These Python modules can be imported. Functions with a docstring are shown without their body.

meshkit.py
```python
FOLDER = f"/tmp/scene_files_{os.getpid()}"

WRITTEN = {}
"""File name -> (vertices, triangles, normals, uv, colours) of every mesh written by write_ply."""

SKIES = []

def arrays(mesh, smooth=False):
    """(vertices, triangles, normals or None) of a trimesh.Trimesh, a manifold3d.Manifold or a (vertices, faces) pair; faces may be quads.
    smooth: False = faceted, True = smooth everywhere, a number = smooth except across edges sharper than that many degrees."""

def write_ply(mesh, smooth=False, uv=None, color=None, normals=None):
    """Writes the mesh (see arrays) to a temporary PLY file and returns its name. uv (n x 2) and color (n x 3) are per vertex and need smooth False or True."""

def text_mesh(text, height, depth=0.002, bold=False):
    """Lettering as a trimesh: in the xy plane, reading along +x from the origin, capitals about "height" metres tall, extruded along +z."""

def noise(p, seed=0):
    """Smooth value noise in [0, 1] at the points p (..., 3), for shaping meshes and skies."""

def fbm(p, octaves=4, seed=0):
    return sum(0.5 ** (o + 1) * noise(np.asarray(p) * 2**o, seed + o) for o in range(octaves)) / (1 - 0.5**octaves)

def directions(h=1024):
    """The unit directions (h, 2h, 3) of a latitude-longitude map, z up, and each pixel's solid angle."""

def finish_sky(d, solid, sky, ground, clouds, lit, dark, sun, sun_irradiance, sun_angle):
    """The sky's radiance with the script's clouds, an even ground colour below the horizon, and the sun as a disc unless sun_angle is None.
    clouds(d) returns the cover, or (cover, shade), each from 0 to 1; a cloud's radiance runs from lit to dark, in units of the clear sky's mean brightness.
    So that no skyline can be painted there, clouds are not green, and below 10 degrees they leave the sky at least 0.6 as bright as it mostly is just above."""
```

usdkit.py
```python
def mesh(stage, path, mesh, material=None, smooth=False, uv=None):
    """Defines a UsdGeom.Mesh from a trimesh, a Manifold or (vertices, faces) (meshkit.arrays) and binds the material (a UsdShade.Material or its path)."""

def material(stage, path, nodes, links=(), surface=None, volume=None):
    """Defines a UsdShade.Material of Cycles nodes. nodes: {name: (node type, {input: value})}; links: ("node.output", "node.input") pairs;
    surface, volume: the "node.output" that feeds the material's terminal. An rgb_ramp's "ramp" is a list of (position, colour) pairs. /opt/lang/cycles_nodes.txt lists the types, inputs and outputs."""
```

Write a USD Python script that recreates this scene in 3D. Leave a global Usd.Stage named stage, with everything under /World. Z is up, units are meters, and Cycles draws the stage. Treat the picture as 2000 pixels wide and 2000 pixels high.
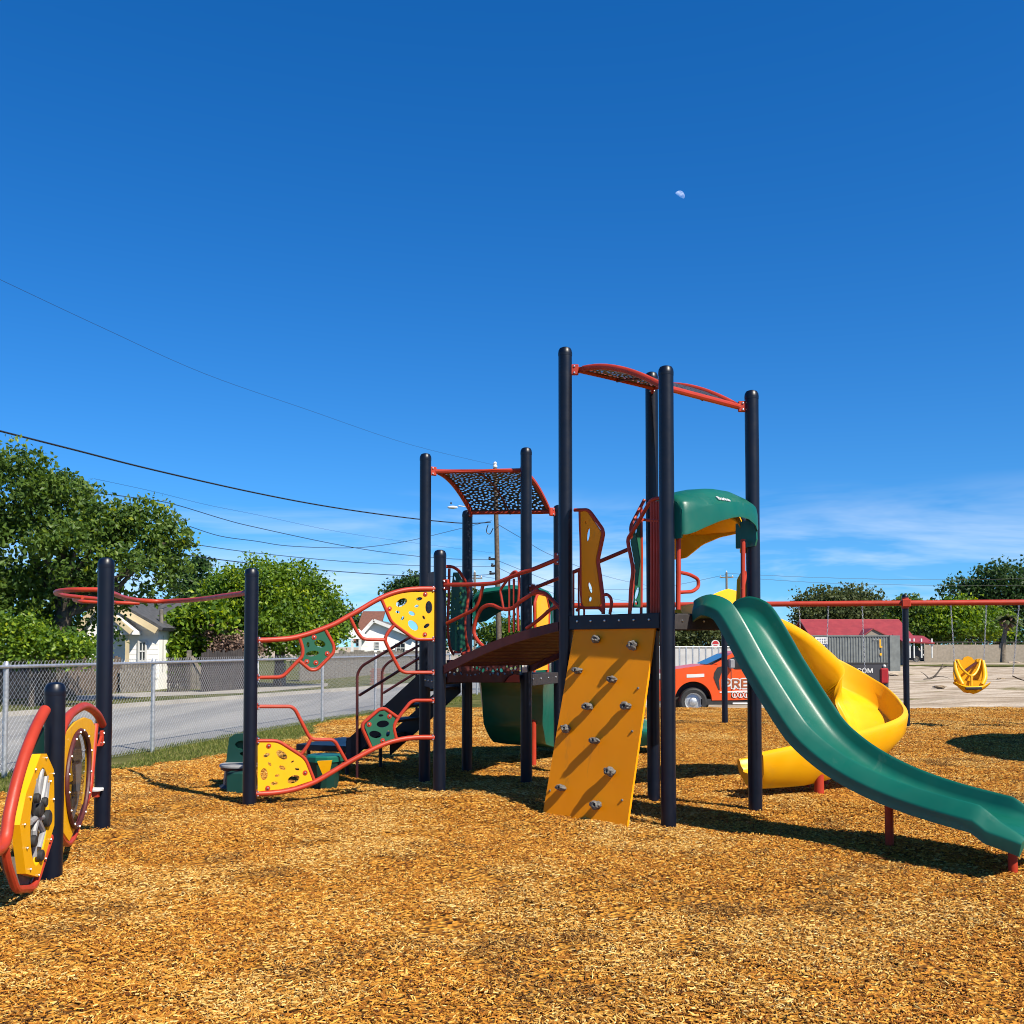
import math, random
import numpy as np, trimesh, usdkit, meshkit
import manifold3d as m3
import shapely
from shapely.geometry import Polygon, Point
from shapely import affinity
from pxr import Usd, UsdGeom, UsdLux, UsdShade, Gf, Sdf, Vt

stage = Usd.Stage.CreateInMemory()
UsdGeom.SetStageUpAxis(stage, 'Z')
UsdGeom.SetStageMetersPerUnit(stage, 1.0)
UsdGeom.Xform.Define(stage, '/World')
UsdGeom.Scope.Define(stage, '/World/Looks')
rnd = random.Random(7)
rng = np.random.default_rng(7)

# ------------------------------------------------------------------ camera
H = 1.53                                    # eye height in metres
F, PPX, PPY = 2000.0, 1000.0, 1182.0         # lens in units of a 2000 px wide frame
PITCH = math.atan(80 / 2000)
cam = UsdGeom.Camera.Define(stage, '/World/camera')
cam.CreateHorizontalApertureAttr(36.0); cam.CreateVerticalApertureAttr(36.0)
cam.CreateFocalLengthAttr(36.0)
cam.CreateVerticalApertureOffsetAttr(182 / 2000 * 36)
cam.CreateClippingRangeAttr(Gf.Vec2f(0.05, 20000))
cam.AddTranslateOp().Set(Gf.Vec3d(0, 0, H))
cam.AddRotateXOp().Set(90 + math.degrees(PITCH))
cam.CreateExposureAttr(0.96)

# ------------------------------------------------------------------ sun and sky
SUN_AZ = math.atan2(.683, -.731)               # atan2(x, y) of the direction towards the sun
SUN_EL = math.radians(46)
sd = np.array([math.sin(SUN_AZ) * math.cos(SUN_EL), math.cos(SUN_AZ) * math.cos(SUN_EL), math.sin(SUN_EL)])
sun = UsdLux.DistantLight.Define(stage, '/World/sun')
sun.CreateIntensityAttr(1.25); sun.CreateAngleAttr(0.5); sun.CreateColorAttr(Gf.Vec3f(1, .92, .78))
sun.GetPrim().CreateAttribute('inputs:normalize', Sdf.ValueTypeNames.Bool).Set(True)
zc = sd; xc = np.cross([0, 0, 1.0], zc); xc /= np.linalg.norm(xc); yc = np.cross(zc, xc)
sun.AddTransformOp().Set(Gf.Matrix4d(*xc, 0, *yc, 0, *zc, 0, 0, 0, 0, 1))
SKY_TINT = (.58, .95, 1.22)
dome = UsdLux.DomeLight.Define(stage, '/World/sky')
skym = usdkit.material(stage, '/World/Looks/sky', {
    'sky': ('sky_texture', {'sky_type': 'single_scattering', 'sun_disc': False, 'sun_elevation': SUN_EL, 'sun_rotation': SUN_AZ,
                            'altitude': 0.0, 'air_density': 1.0, 'aerosol_density': 0.2, 'ozone_density': 2.0}),
    'hsv': ('hsv', {'hue': 0.5, 'saturation': 1.41, 'value': 1.0, 'fac': 1.0}),
    'tc': ('texture_coordinate', {}),
    'lift': ('mapping', {'mapping_type': 'point', 'scale': (1, 1, 1.0), 'location': (0, 0, .065)}), 'nrm': ('vector_math', {'math_type': 'normalize'}),
    'tint': ('mix_color', {'blend_type': 'multiply', 'fac': 1.0, 'b': SKY_TINT, 'use_clamp': False}),
    'sep': ('separate_xyz', {}),
    'mp': ('mapping', {'mapping_type': 'point', 'scale': (2.2, 2.2, 13.0), 'location': (3.1, .4, .2)}),
    'n': ('noise_texture', {'scale': 1.6, 'detail': 6.0, 'roughness': .58, 'distortion': .5}),
    'r': ('rgb_ramp', {'ramp': [(0, (0, 0, 0)), (.45, (0, 0, 0)), (.66, (.7, .7, .7)), (1, (.9, .9, .9))]}),
    'low': ('map_range', {'from_min': .05, 'from_max': .155, 'to_min': 1.0, 'to_max': 0.0, 'clamp': True}),
    'f': ('math', {'math_type': 'multiply'}),
    'mix': ('mix_color', {'b': (7.5, 8.2, 9.0), 'use_clamp': False}),
    'bg': ('background_shader', {'strength': 0.069})},
    [('tc.generated', 'lift.vector'), ('lift.vector', 'nrm.vector1'), ('nrm.vector', 'sky.vector'), ('sky.color', 'hsv.color'), ('hsv.color', 'tint.a'), ('tint.result', 'mix.a'), ('tc.generated', 'mp.vector'), ('mp.vector', 'n.vector'), ('n.fac', 'r.fac'),
     ('tc.generated', 'sep.vector'), ('sep.z', 'low.value'), ('r.color', 'f.value1'), ('low.result', 'f.value2'), ('f.value', 'mix.fac'),
     ('mix.result', 'bg.color')], surface='bg.background')
UsdShade.MaterialBindingAPI.Apply(dome.GetPrim()).Bind(skym)
dome.GetPrim().SetCustomDataByKey('kind', 'structure')

# ------------------------------------------------------------------ picture measurements -> places in the world
cp, sp = math.cos(PITCH), math.sin(PITCH)
EYE = np.array([0, 0, H])
def ray(x, y):
    u, v = (x - PPX) / F, (PPY - y) / F
    return np.array([u, cp - v * sp, sp + v * cp])
def G(x, y, z=0.0):
    r = ray(x, y); return EYE + r * ((z - H) / r[2])
def AT(x, y, Y):
    r = ray(x, y); return EYE + r * (Y / r[1])
def proj(p):
    d = np.asarray(p, float) - EYE
    f = d[1] * cp + d[2] * sp
    return PPX + F * d[0] / f, PPY - F * (-d[1] * sp + d[2] * cp) / f
def zat(P, y):
    """height above place P at which picture row y is seen"""
    k = (PPY - y) / F
    # (-dy*sp + dz*cp) = k (dy*cp + dz*sp)
    dy = P[1]; dz = dy * (k * cp + sp) / (cp - k * sp)
    return H + dz
class Plane:
    """upright plane through two ground places"""
    def __init__(s, P, Q):
        s.o = np.array([P[0], P[1], 0.0]); d = np.array([Q[0] - P[0], Q[1] - P[1], 0.0]); s.L = np.linalg.norm(d); s.d = d / s.L
        s.n = np.array([s.d[1], -s.d[0], 0])
        if s.n @ (EYE - s.o) < 0: s.n = -s.n
    def hit(s, x, y):
        r = ray(x, y); return EYE + r * (((s.o - EYE) @ s.n) / (r @ s.n))
    def ab(s, x, y):
        p = s.hit(x, y) - s.o; return p @ s.d, p[2]
    def pt(s, a, z, off=0.0):
        return s.o + s.d * a + s.n * off + np.array([0, 0, z])
def zoomed(x0, y0, k):
    return lambda p: (x0 + k * p[0], y0 + k * p[1])

# ------------------------------------------------------------------ mesh helpers
def cat(ms):
    return trimesh.util.concatenate([m if isinstance(m, trimesh.Trimesh) else trimesh.Trimesh(*meshkit.arrays(m)[:2], process=False) for m in ms])
def spline(pts, n=6, closed=False):
    P = np.asarray(pts, float); out = []
    N = len(P); rngi = range(N if closed else N - 1)
    for i in rngi:
        if closed: p0, p1, p2, p3 = P[(i - 1) % N], P[i], P[(i + 1) % N], P[(i + 2) % N]
        else: p0, p1, p2, p3 = P[max(i - 1, 0)], P[i], P[i + 1], P[min(i + 2, N - 1)]
        for t in np.linspace(0, 1, n, endpoint=False):
            out.append(.5 * ((2 * p1) + (-p0 + p2) * t + (2 * p0 - 5 * p1 + 4 * p2 - p3) * t * t + (-p0 + 3 * p1 - 3 * p2 + p3) * t ** 3))
    if not closed: out.append(P[-1])
    return np.array(out)
def rounded(pts, r=.05, n=5):
    """polyline with rounded corners"""
    P = [np.asarray(p, float) for p in pts]; out = [P[0]]
    for i in range(1, len(P) - 1):
        a, b, c = P[i - 1], P[i], P[i + 1]
        la, lc = np.linalg.norm(a - b), np.linalg.norm(c - b)
        k = min(r, la * .48, lc * .48)
        s, e = b + (a - b) / max(la, 1e-9) * k, b + (c - b) / max(lc, 1e-9) * k
        for t in np.linspace(0, 1, n): out.append((1 - t) ** 2 * s + 2 * t * (1 - t) * b + t * t * e)
    out.append(P[-1]); return np.array(out)
def tube(path, r, n=10, closed=False):
    P = np.asarray(path, float)
    keep = [0] + [i for i in range(1, len(P)) if np.linalg.norm(P[i] - P[i - 1]) > 1e-6]; P = P[keep]
    m = len(P); rr = np.broadcast_to(np.asarray(r, float), (m,)) if np.ndim(r) == 0 or len(r) == m else np.interp(np.linspace(0, 1, m), np.linspace(0, 1, len(r)), r)
    if closed: T = np.roll(P, -1, 0) - np.roll(P, 1, 0)
    else: T = np.gradient(P, axis=0)
    T /= np.linalg.norm(T, axis=1, keepdims=True)
    up = np.array([0, 0, 1.0]) if abs(T[0][2]) < .9 else np.array([1.0, 0, 0])
    N = np.cross(T[0], up); N /= np.linalg.norm(N); V = []
    a = np.linspace(0, 2 * np.pi, n, endpoint=False)
    for i in range(m):
        N = N - T[i] * (N @ T[i]); N /= np.linalg.norm(N); B = np.cross(T[i], N)
        V.append(P[i] + rr[i] * (np.cos(a)[:, None] * N + np.sin(a)[:, None] * B))
    V = np.vstack(V); Fc = []
    for i in range(m if closed else m - 1):
        j = (i + 1) % m
        for k in range(n):
            l = (k + 1) % n
            Fc += [[i * n + k, i * n + l, j * n + l], [i * n + k, j * n + l, j * n + k]]
    if not closed:
        c0, c1 = len(V), len(V) + 1; V = np.vstack([V, P[0], P[-1]])
        for k in range(n):
            l = (k + 1) % n
            Fc += [[c0, l, k], [c1, (m - 1) * n + k, (m - 1) * n + l]]
    return trimesh.Trimesh(V, np.array(Fc), process=False)
def box(c, s, rz=0.0, bev=0.0, axes=None):
    """box of size s at centre c, chamfered by bev"""
    s = np.asarray(s, float) / 2
    if bev:
        pts = []
        for sx in (-1, 1):
            for sy in (-1, 1):
                for sz in (-1, 1):
                    q = np.array([sx, sy, sz])
                    for k in range(3):
                        e = s - bev; e[k] = s[k]; pts.append(q * e)
        m = trimesh.convex.convex_hull(np.array(pts))
    else: m = trimesh.creation.box(extents=s * 2)
    v = np.array(m.vertices)
    if axes is not None: v = v @ np.asarray(axes)
    elif rz:
        c_, s_ = math.cos(rz), math.sin(rz); v = v @ np.array([[c_, s_, 0], [-s_, c_, 0], [0, 0, 1]])
    return trimesh.Trimesh(v + np.asarray(c, float), m.faces, process=False)
def bar(p, q, w, h, up=(0, 0, 1), bev=0.0):
    """straight rectangular bar from p to q"""
    p, q = np.asarray(p, float), np.asarray(q, float); x = q - p; L = np.linalg.norm(x); x /= L
    y = np.cross(up, x); y /= np.linalg.norm(y); z = np.cross(x, y)
    return box((p + q) / 2, (L, w, h), bev=bev, axes=[x, y, z])
def lathe(prof, c=(0, 0, 0), n=20, axis=None):
    prof = np.asarray(prof, float); a = np.linspace(0, 2 * np.pi, n, endpoint=False); V = []
    for r, z in prof: V.append(np.stack([r * np.cos(a), r * np.sin(a), np.full(n, z)], 1))
    V = np.vstack(V); Fc = []
    for i in range(len(prof) - 1):
        for k in range(n):
            l = (k + 1) % n
            Fc += [[i * n + k, i * n + l, (i + 1) * n + l], [i * n + k, (i + 1) * n + l, (i + 1) * n + k]]
    m = trimesh.Trimesh(V, np.array(Fc), process=False); m.merge_vertices(); m.update_faces(m.nondegenerate_faces())
    if axis is not None:
        z = np.asarray(axis, float); z = z / np.linalg.norm(z); x = np.cross([0, 0, 1.0] if abs(z[2]) < .9 else [1.0, 0, 0], z); x /= np.linalg.norm(x); y = np.cross(z, x)
        m.vertices = m.vertices @ np.array([x, y, z])
    m.vertices = m.vertices + np.asarray(c, float); return m
def ell(cx, cy, rx, ry, rot=0, n=14):
    return affinity.translate(affinity.rotate(affinity.scale(Point(0, 0).buffer(1, quad_segs=max(2, n // 4)), rx, ry), rot, origin=(0, 0)), cx, cy)
def plate(poly, thick, pl=None, off=0.0, fr=None):
    """extrudes a flat polygon (a, z) of plane pl, or of frame fr=(o, d, u, n)"""
    if poly.geom_type != 'Polygon': poly = max(poly.geoms, key=lambda g: g.area)
    m = trimesh.creation.extrude_polygon(poly, thick, engine='earcut'); v = np.array(m.vertices)
    o, d, u, n = fr if fr is not None else (pl.o, pl.d, np.array([0, 0, 1.0]), pl.n)
    w = np.asarray(o) + v[:, :1] * d + v[:, 1:2] * u + (v[:, 2:3] + off - thick / 2) * n
    f = m.faces if np.cross(d, u) @ n > 0 else m.faces[:, ::-1]
    return trimesh.Trimesh(w, f, process=False)
def loft(rings, closed_ring=True, caps=True):
    """skins rings of equal length"""
    R = np.asarray(rings, float); m, n = R.shape[:2]; V = R.reshape(-1, 3); Fc = []
    for i in range(m - 1):
        for k in range(n if closed_ring else n - 1):
            l = (k + 1) % n
            Fc += [[i * n + k, i * n + l, (i + 1) * n + l], [i * n + k, (i + 1) * n + l, (i + 1) * n + k]]
    mesh = trimesh.Trimesh(V, np.array(Fc), process=False)
    return mesh
def cap_ring(ring2, ring3, flip=False):
    """triangulates a planar ring given its 2d outline"""
    v, f = trimesh.creation.triangulate_polygon(Polygon(ring2), engine='earcut')
    idx = [int(np.argmin(np.linalg.norm(np.asarray(ring2) - p, axis=1))) for p in v]
    f = np.array(idx)[f]
    return trimesh.Trimesh(np.asarray(ring3), f[:, ::-1] if flip else f, process=False)
def blob(c, r, seed, sub=3, amp=.3, squash=(1, 1, 1), freq=2.0):
    m = trimesh.creation.icosphere(subdivisions=sub, radius=1.0); v = np.array(m.vertices)
    k = 1 + amp * (meshkit.fbm(v * freq + 10 + seed * 3.7, 3, seed) - .5) * 2
    return trimesh.Trimesh(v * k[:, None] * r * np.asarray(squash) + np.asarray(c), m.faces, process=False)

# ------------------------------------------------------------------ scene-graph helpers
used, ORIG = {}, {}
def named(parent, name):
    k = (parent, name); n = used.get(k, 0); used[k] = n + 1
    return f'{parent}/{name}' if n == 0 else f'{parent}/{name}_{n:03d}'
def tagp(prim, label=None, cat=None, group=None, kind=None):
    for k, v in (('label', label), ('category', cat), ('group', group), ('kind', kind)):
        if v: prim.SetCustomDataByKey(k, v)
def thing(name, label, cat, loc, group=None, kind=None):
    p = named('/World', name); x = UsdGeom.Xform.Define(stage, p); loc = np.asarray(loc, float)
    x.AddTranslateOp().Set(Gf.Vec3d(*map(float, loc))); ORIG[p] = loc; tagp(x.GetPrim(), label, cat, group, kind); return p
def tones(p, tone):
    UsdGeom.PrimvarsAPI(stage.GetPrimAtPath(p)).CreatePrimvar('tone', Sdf.ValueTypeNames.FloatArray, 'vertex').Set(Vt.FloatArray.FromNumpy(np.asarray(tone, np.float32)))
def obj(parent, name, mesh, mat, label=None, smooth=35, kind=None, cat_=None, group=None, tone=None):
    """one mesh; the mesh is given in world coordinates and stored relative to its thing"""
    parent = parent or '/World'; p = named(parent, name); o = ORIG.get(parent, np.zeros(3))
    if isinstance(mesh, (list, tuple)) and not isinstance(mesh[0], np.ndarray): mesh = cat(mesh)
    m = trimesh.Trimesh(np.array(mesh.vertices) - o, mesh.faces, process=False)
    pr = usdkit.mesh(stage, p, m, M[mat] if isinstance(mat, str) else mat, smooth=smooth); ORIG[p] = o
    if tone is not None: tones(p, tone)
    tagp(pr.GetPrim(), label, cat_, group, kind); return p

# ------------------------------------------------------------------ materials
M = {}
KA = .67                                    # paint and ground tones are kept at real-world albedo; the exposure does the rest
def noisy(name, col, col2=None, scale=8, rough=.5, bump=0.0, bscale=60, detail=4, spec=.5, coat=0.0, lo=.35, hi=.65, metallic=0.0, r2=None, scuff=None):
    """a colour that wanders between two tones, with fine relief"""
    col2 = col2 or tuple(c * .85 for c in col)
    if not metallic: col, col2 = tuple(c * KA for c in col), tuple(c * KA for c in col2)
    n = {'g': ('geometry', {}), 'n': ('noise_texture', {'scale': scale, 'detail': detail}),
         'r': ('rgb_ramp', {'ramp': [(0, col2), (lo, col2), (hi, col), (1, col)]}),
         'p': ('principled_bsdf', {'roughness': rough, 'specular_ior_level': spec, 'coat_weight': coat, 'metallic': metallic})}
    l = [('g.position', 'n.vector'), ('n.fac', 'r.fac'), ('r.color', 'p.base_color')]
    if scuff is not None:      # worn, dusty marks with ragged outlines
        sc_col, sc_scale, s_lo, s_hi, stretch = scuff
        n['smp'] = ('mapping', {'mapping_type': 'point', 'scale': stretch}); n['sn'] = ('noise_texture', {'scale': sc_scale, 'detail': 9.0, 'roughness': .68, 'distortion': .3})
        n['sr'] = ('rgb_ramp', {'ramp': [(0, (0, 0, 0)), (s_lo, (0, 0, 0)), (s_hi, (.75, .75, .75)), (1, (.75, .75, .75))]}); n['smx'] = ('mix_color', {'b': tuple(c * KA for c in sc_col)})
        l = [q for q in l if q[1] != 'p.base_color'] + [('g.position', 'smp.vector'), ('smp.vector', 'sn.vector'), ('sn.fac', 'sr.fac'), ('sr.color', 'smx.fac'), ('r.color', 'smx.a'), ('smx.result', 'p.base_color')]
    if r2 is not None:
        n['rr'] = ('map_range', {'from_min': .3, 'from_max': .7, 'to_min': rough, 'to_max': r2, 'clamp': True})
        n['n3'] = ('noise_texture', {'scale': scale * 3.1, 'detail': 5.0}); l += [('g.position', 'n3.vector'), ('n3.fac', 'rr.value'), ('rr.result', 'p.roughness')]
    if bump:
        n['n2'] = ('noise_texture', {'scale': bscale, 'detail': 4.0}); n['b'] = ('bump', {'strength': .6, 'distance': bump})
        l += [('g.position', 'n2.vector'), ('n2.fac', 'b.height'), ('b.normal', 'p.normal')]
    M[name] = usdkit.material(stage, '/World/Looks/' + name, n, l, surface='p.BSDF')
def island(name, cols, rough=.7, trans=None, spec=.3, bump=0.0):
    if not trans: cols = [(t, tuple(v * KA for v in c)) for t, c in cols]
    """every loose piece of the mesh takes its own tone"""
    n = {'g': ('geometry', {}), 'a': ('attribute', {'attribute': 'tone'}), 'r': ('rgb_ramp', {'ramp': cols}), 'p': ('principled_bsdf', {'roughness': rough, 'specular_ior_level': spec})}
    l = [('a.fac', 'r.fac'), ('r.color', 'p.base_color')]; out = 'p.BSDF'
    if bump:
        n['n2'] = ('noise_texture', {'scale': 120.0, 'detail': 3.0}); n['b'] = ('bump', {'strength': .7, 'distance': bump})
        l += [('g.position', 'n2.vector'), ('n2.fac', 'b.height'), ('b.normal', 'p.normal')]
    if trans:
        n['hs'] = ('hsv', {'hue': .485, 'saturation': 1.1, 'value': 1.9, 'fac': 1.0}); n['t'] = ('translucent_bsdf', {}); n['m'] = ('mix_closure', {'fac': trans})
        l += [('r.color', 'hs.color'), ('hs.color', 't.color'), ('p.BSDF', 'm.closure1'), ('t.BSDF', 'm.closure2')]; out = 'm.closure'
    M[name] = usdkit.material(stage, '/World/Looks/' + name, n, l, surface=out)
noisy('post_paint', (.0025, .006, .018), (.0018, .0045, .013), scale=3, rough=.34, r2=.42, spec=.34, bump=.0006, bscale=40)
noisy('red_paint', (.50, .048, .020), (.42, .04, .016), scale=5, rough=.36, r2=.5, bump=.0008, bscale=90, spec=.3, scuff=((.35, .08, .05), 9, .64, .74, (1, 1, 1)))
noisy('maroon_coat', (.10, .014, .012), (.07, .01, .01), scale=9, rough=.5, r2=.65, bump=.0015, bscale=120)
noisy('yellow_plastic', (1.0, .50, .002), (.95, .45, .002), scale=2.5, rough=.36, r2=.52, bump=.0008, bscale=160, spec=.35, scuff=((.62, .36, .06), 3.5, .60, .80, (1, 1, .5)))
noisy('orange_board', (1.15, .40, .001), (1.08, .365, .001), scale=2.5, rough=.5, r2=.62, bump=.0012, bscale=220, spec=.2, scuff=((.55, .24, .04), 7, .60, .76, (1, 1, .35)))
noisy('green_plastic', (.006, .135, .092), (.004, .112, .078), scale=2, rough=.3, r2=.46, bump=.0008, bscale=120, spec=.42, scuff=((.10, .20, .15), 5, .60, .80, (1, 1, .6)))
noisy('green_board', (.02, .13, .075), (.016, .11, .065), scale=3, rough=.5, bump=.001, bscale=200, spec=.25)
noisy('dark_green', (.006, .055, .045), (.004, .045, .036), scale=3, rough=.4, r2=.5, bump=.001, bscale=90, spec=.35)
noisy('deck_coat', (.035, .028, .028), (.022, .018, .019), scale=20, rough=.6, r2=.8, bump=.002, bscale=140)
noisy('grey_plastic', (.33, .33, .34), (.27, .27, .28), scale=14, rough=.5, bump=.002, bscale=90)
noisy('stone_grip', (.17, .16, .145), (.07, .066, .06), scale=45, rough=.75, bump=.004, bscale=130, lo=.3, hi=.6)
noisy('white_paint', (.78, .78, .76), (.68, .68, .66), scale=4, rough=.5, bump=.001)
noisy('black_rubber', (.012, .012, .013), (.02, .02, .021), scale=20, rough=.7, bump=.002)
noisy('galvanised', (.50, .52, .54), (.36, .38, .40), scale=26, rough=.38, r2=.55, metallic=.75, bump=.0008, bscale=70)
noisy('steel_bolt', (.62, .62, .62), scale=30, rough=.28, metallic=1.0)
noisy('old_wood', (.17, .125, .09), (.085, .062, .045), scale=7, rough=.85, bump=.006, bscale=40)
noisy('dark_wood', (.055, .045, .042), (.03, .025, .025), scale=5, rough=.9, bump=.005, bscale=40)
noisy('grey_wood', (.24, .215, .18), (.13, .115, .095), scale=9, rough=.9, bump=.006, bscale=50)
noisy('tan_board', (.36, .30, .235), (.29, .245, .19), scale=4, rough=.85, bump=.004, bscale=30)
noisy('siding', (1.08, 1.07, 1.03), (.98, .97, .92), scale=1.5, rough=.6, bump=.002, bscale=20)
noisy('cream_trim', (.70, .58, .36), (.62, .5, .3), scale=4, rough=.6)
noisy('dark_shingle', (.085, .088, .095), (.05, .052, .058), scale=7, rough=.9, bump=.01, bscale=14)
noisy('brown_shingle', (.22, .085, .05), (.15, .06, .04), scale=6, rough=.9, bump=.01, bscale=14)
noisy('grey_shingle', (.16, .155, .15), (.1, .098, .095), scale=6, rough=.9, bump=.01, bscale=14)
noisy('red_metal_roof', (.36, .045, .045), (.29, .035, .036), scale=1.2, rough=.45, r2=.6, bump=.002, bscale=8)
noisy('tan_wall', (.30, .25, .20), (.25, .21, .165), scale=2, rough=.8)
noisy('container_paint', (.20, .22, .215), (.145, .16, .158), scale=3, rough=.55, bump=.002, bscale=20)
noisy('dark_glass', (.012, .016, .02), (.02, .026, .032), scale=2, rough=.08, spec=.7)
noisy('truck_orange', (.85, .10, .008), (.80, .085, .007), scale=2, rough=.3, r2=.4, coat=.15)
noisy('navy_print', (.03, .06, .18), scale=5, rough=.6)
noisy('sign_red', (.55, .02, .03), scale=5, rough=.5)
noisy('bin_blue', (.015, .09, .32), (.012, .075, .27), scale=4, rough=.5)
noisy('hydrant_red', (.40, .008, .012), (.33, .007, .01), scale=7, rough=.4)
noisy('brickwork', (.32, .15, .10), (.22, .1, .07), scale=12, rough=.9, bump=.006, bscale=40)
noisy('dark_panel', (.045, .045, .055), (.035, .035, .042), scale=3, rough=.5)
noisy('bark', (.13, .105, .08), (.055, .045, .036), scale=9, rough=.95, bump=.02, bscale=24)
noisy('palm_bark', (.25, .2, .15), (.12, .095, .07), scale=9, rough=.95, bump=.02, bscale=24)
noisy('wire_black', (.012, .012, .014), scale=5, rough=.5)
noisy('shade_cloth', (.05, .12, .2), scale=2, rough=.8)
noisy('fence_screen', (.50, .50, .49), (.42, .42, .42), scale=3, rough=.8)
noisy('navy_car', (.012, .015, .025), scale=3, rough=.3, coat=.5)
noisy('concrete', (.42, .39, .34), (.33, .305, .265), scale=2.2, rough=.9, bump=.004, bscale=50)
island('leaf_mid', [(0, (.025, .055, .010)), (.3, (.05, .095, .014)), (.65, (.085, .14, .018)), (.88, (.15, .20, .018)), (1, (.36, .38, .022))], rough=.5, trans=.32)
island('leaf_bright', [(0, (.022, .06, .008)), (.3, (.06, .12, .012)), (.55, (.13, .21, .015)), (.8, (.25, .32, .018)), (1, (.42, .44, .022))], rough=.45, trans=.36)
island('leaf_dark', [(0, (.012, .035, .010)), (.5, (.026, .062, .014)), (1, (.06, .105, .02))], rough=.55, trans=.3)
island('leaf_olive', [(0, (.03, .045, .014)), (.5, (.06, .08, .024)), (1, (.12, .135, .04))], rough=.6, trans=.3)
island('leaf_dry', [(0, (.11, .07, .05)), (.5, (.2, .13, .1)), (1, (.3, .22, .17))], rough=.8, trans=.2)
island('grass_blade', [(0, (.05, .075, .012)), (.4, (.09, .12, .018)), (.75, (.15, .165, .035)), (1, (.28, .25, .09))], rough=.6, trans=.3)
CH = [(0, (.07, .022, .005)), (.13, (.24, .082, .012)), (.36, (.47, .178, .02)), (.6, (.60, .25, .029)), (.8, (.72, .36, .05)), (.94, (.84, .52, .12)), (1, (.92, .68, .26))]
CD = [(0, (.05, .022, .008)), (.3, (.2, .085, .018)), (.6, (.42, .19, .035)), (.85, (.58, .32, .075)), (1, (.7, .48, .16))]
island('chip_dark', CD, rough=.85, spec=.2, bump=.002)
CP = [(0, (.16, .06, .012)), (.2, (.46, .2, .03)), (.5, (.66, .33, .06)), (.8, (.80, .50, .13)), (1, (.92, .70, .30))]
island('chip_pale', CP, rough=.85, spec=.2, bump=.002)
island('chip_wood', CH, rough=.8, spec=.2, bump=.002)
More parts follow.
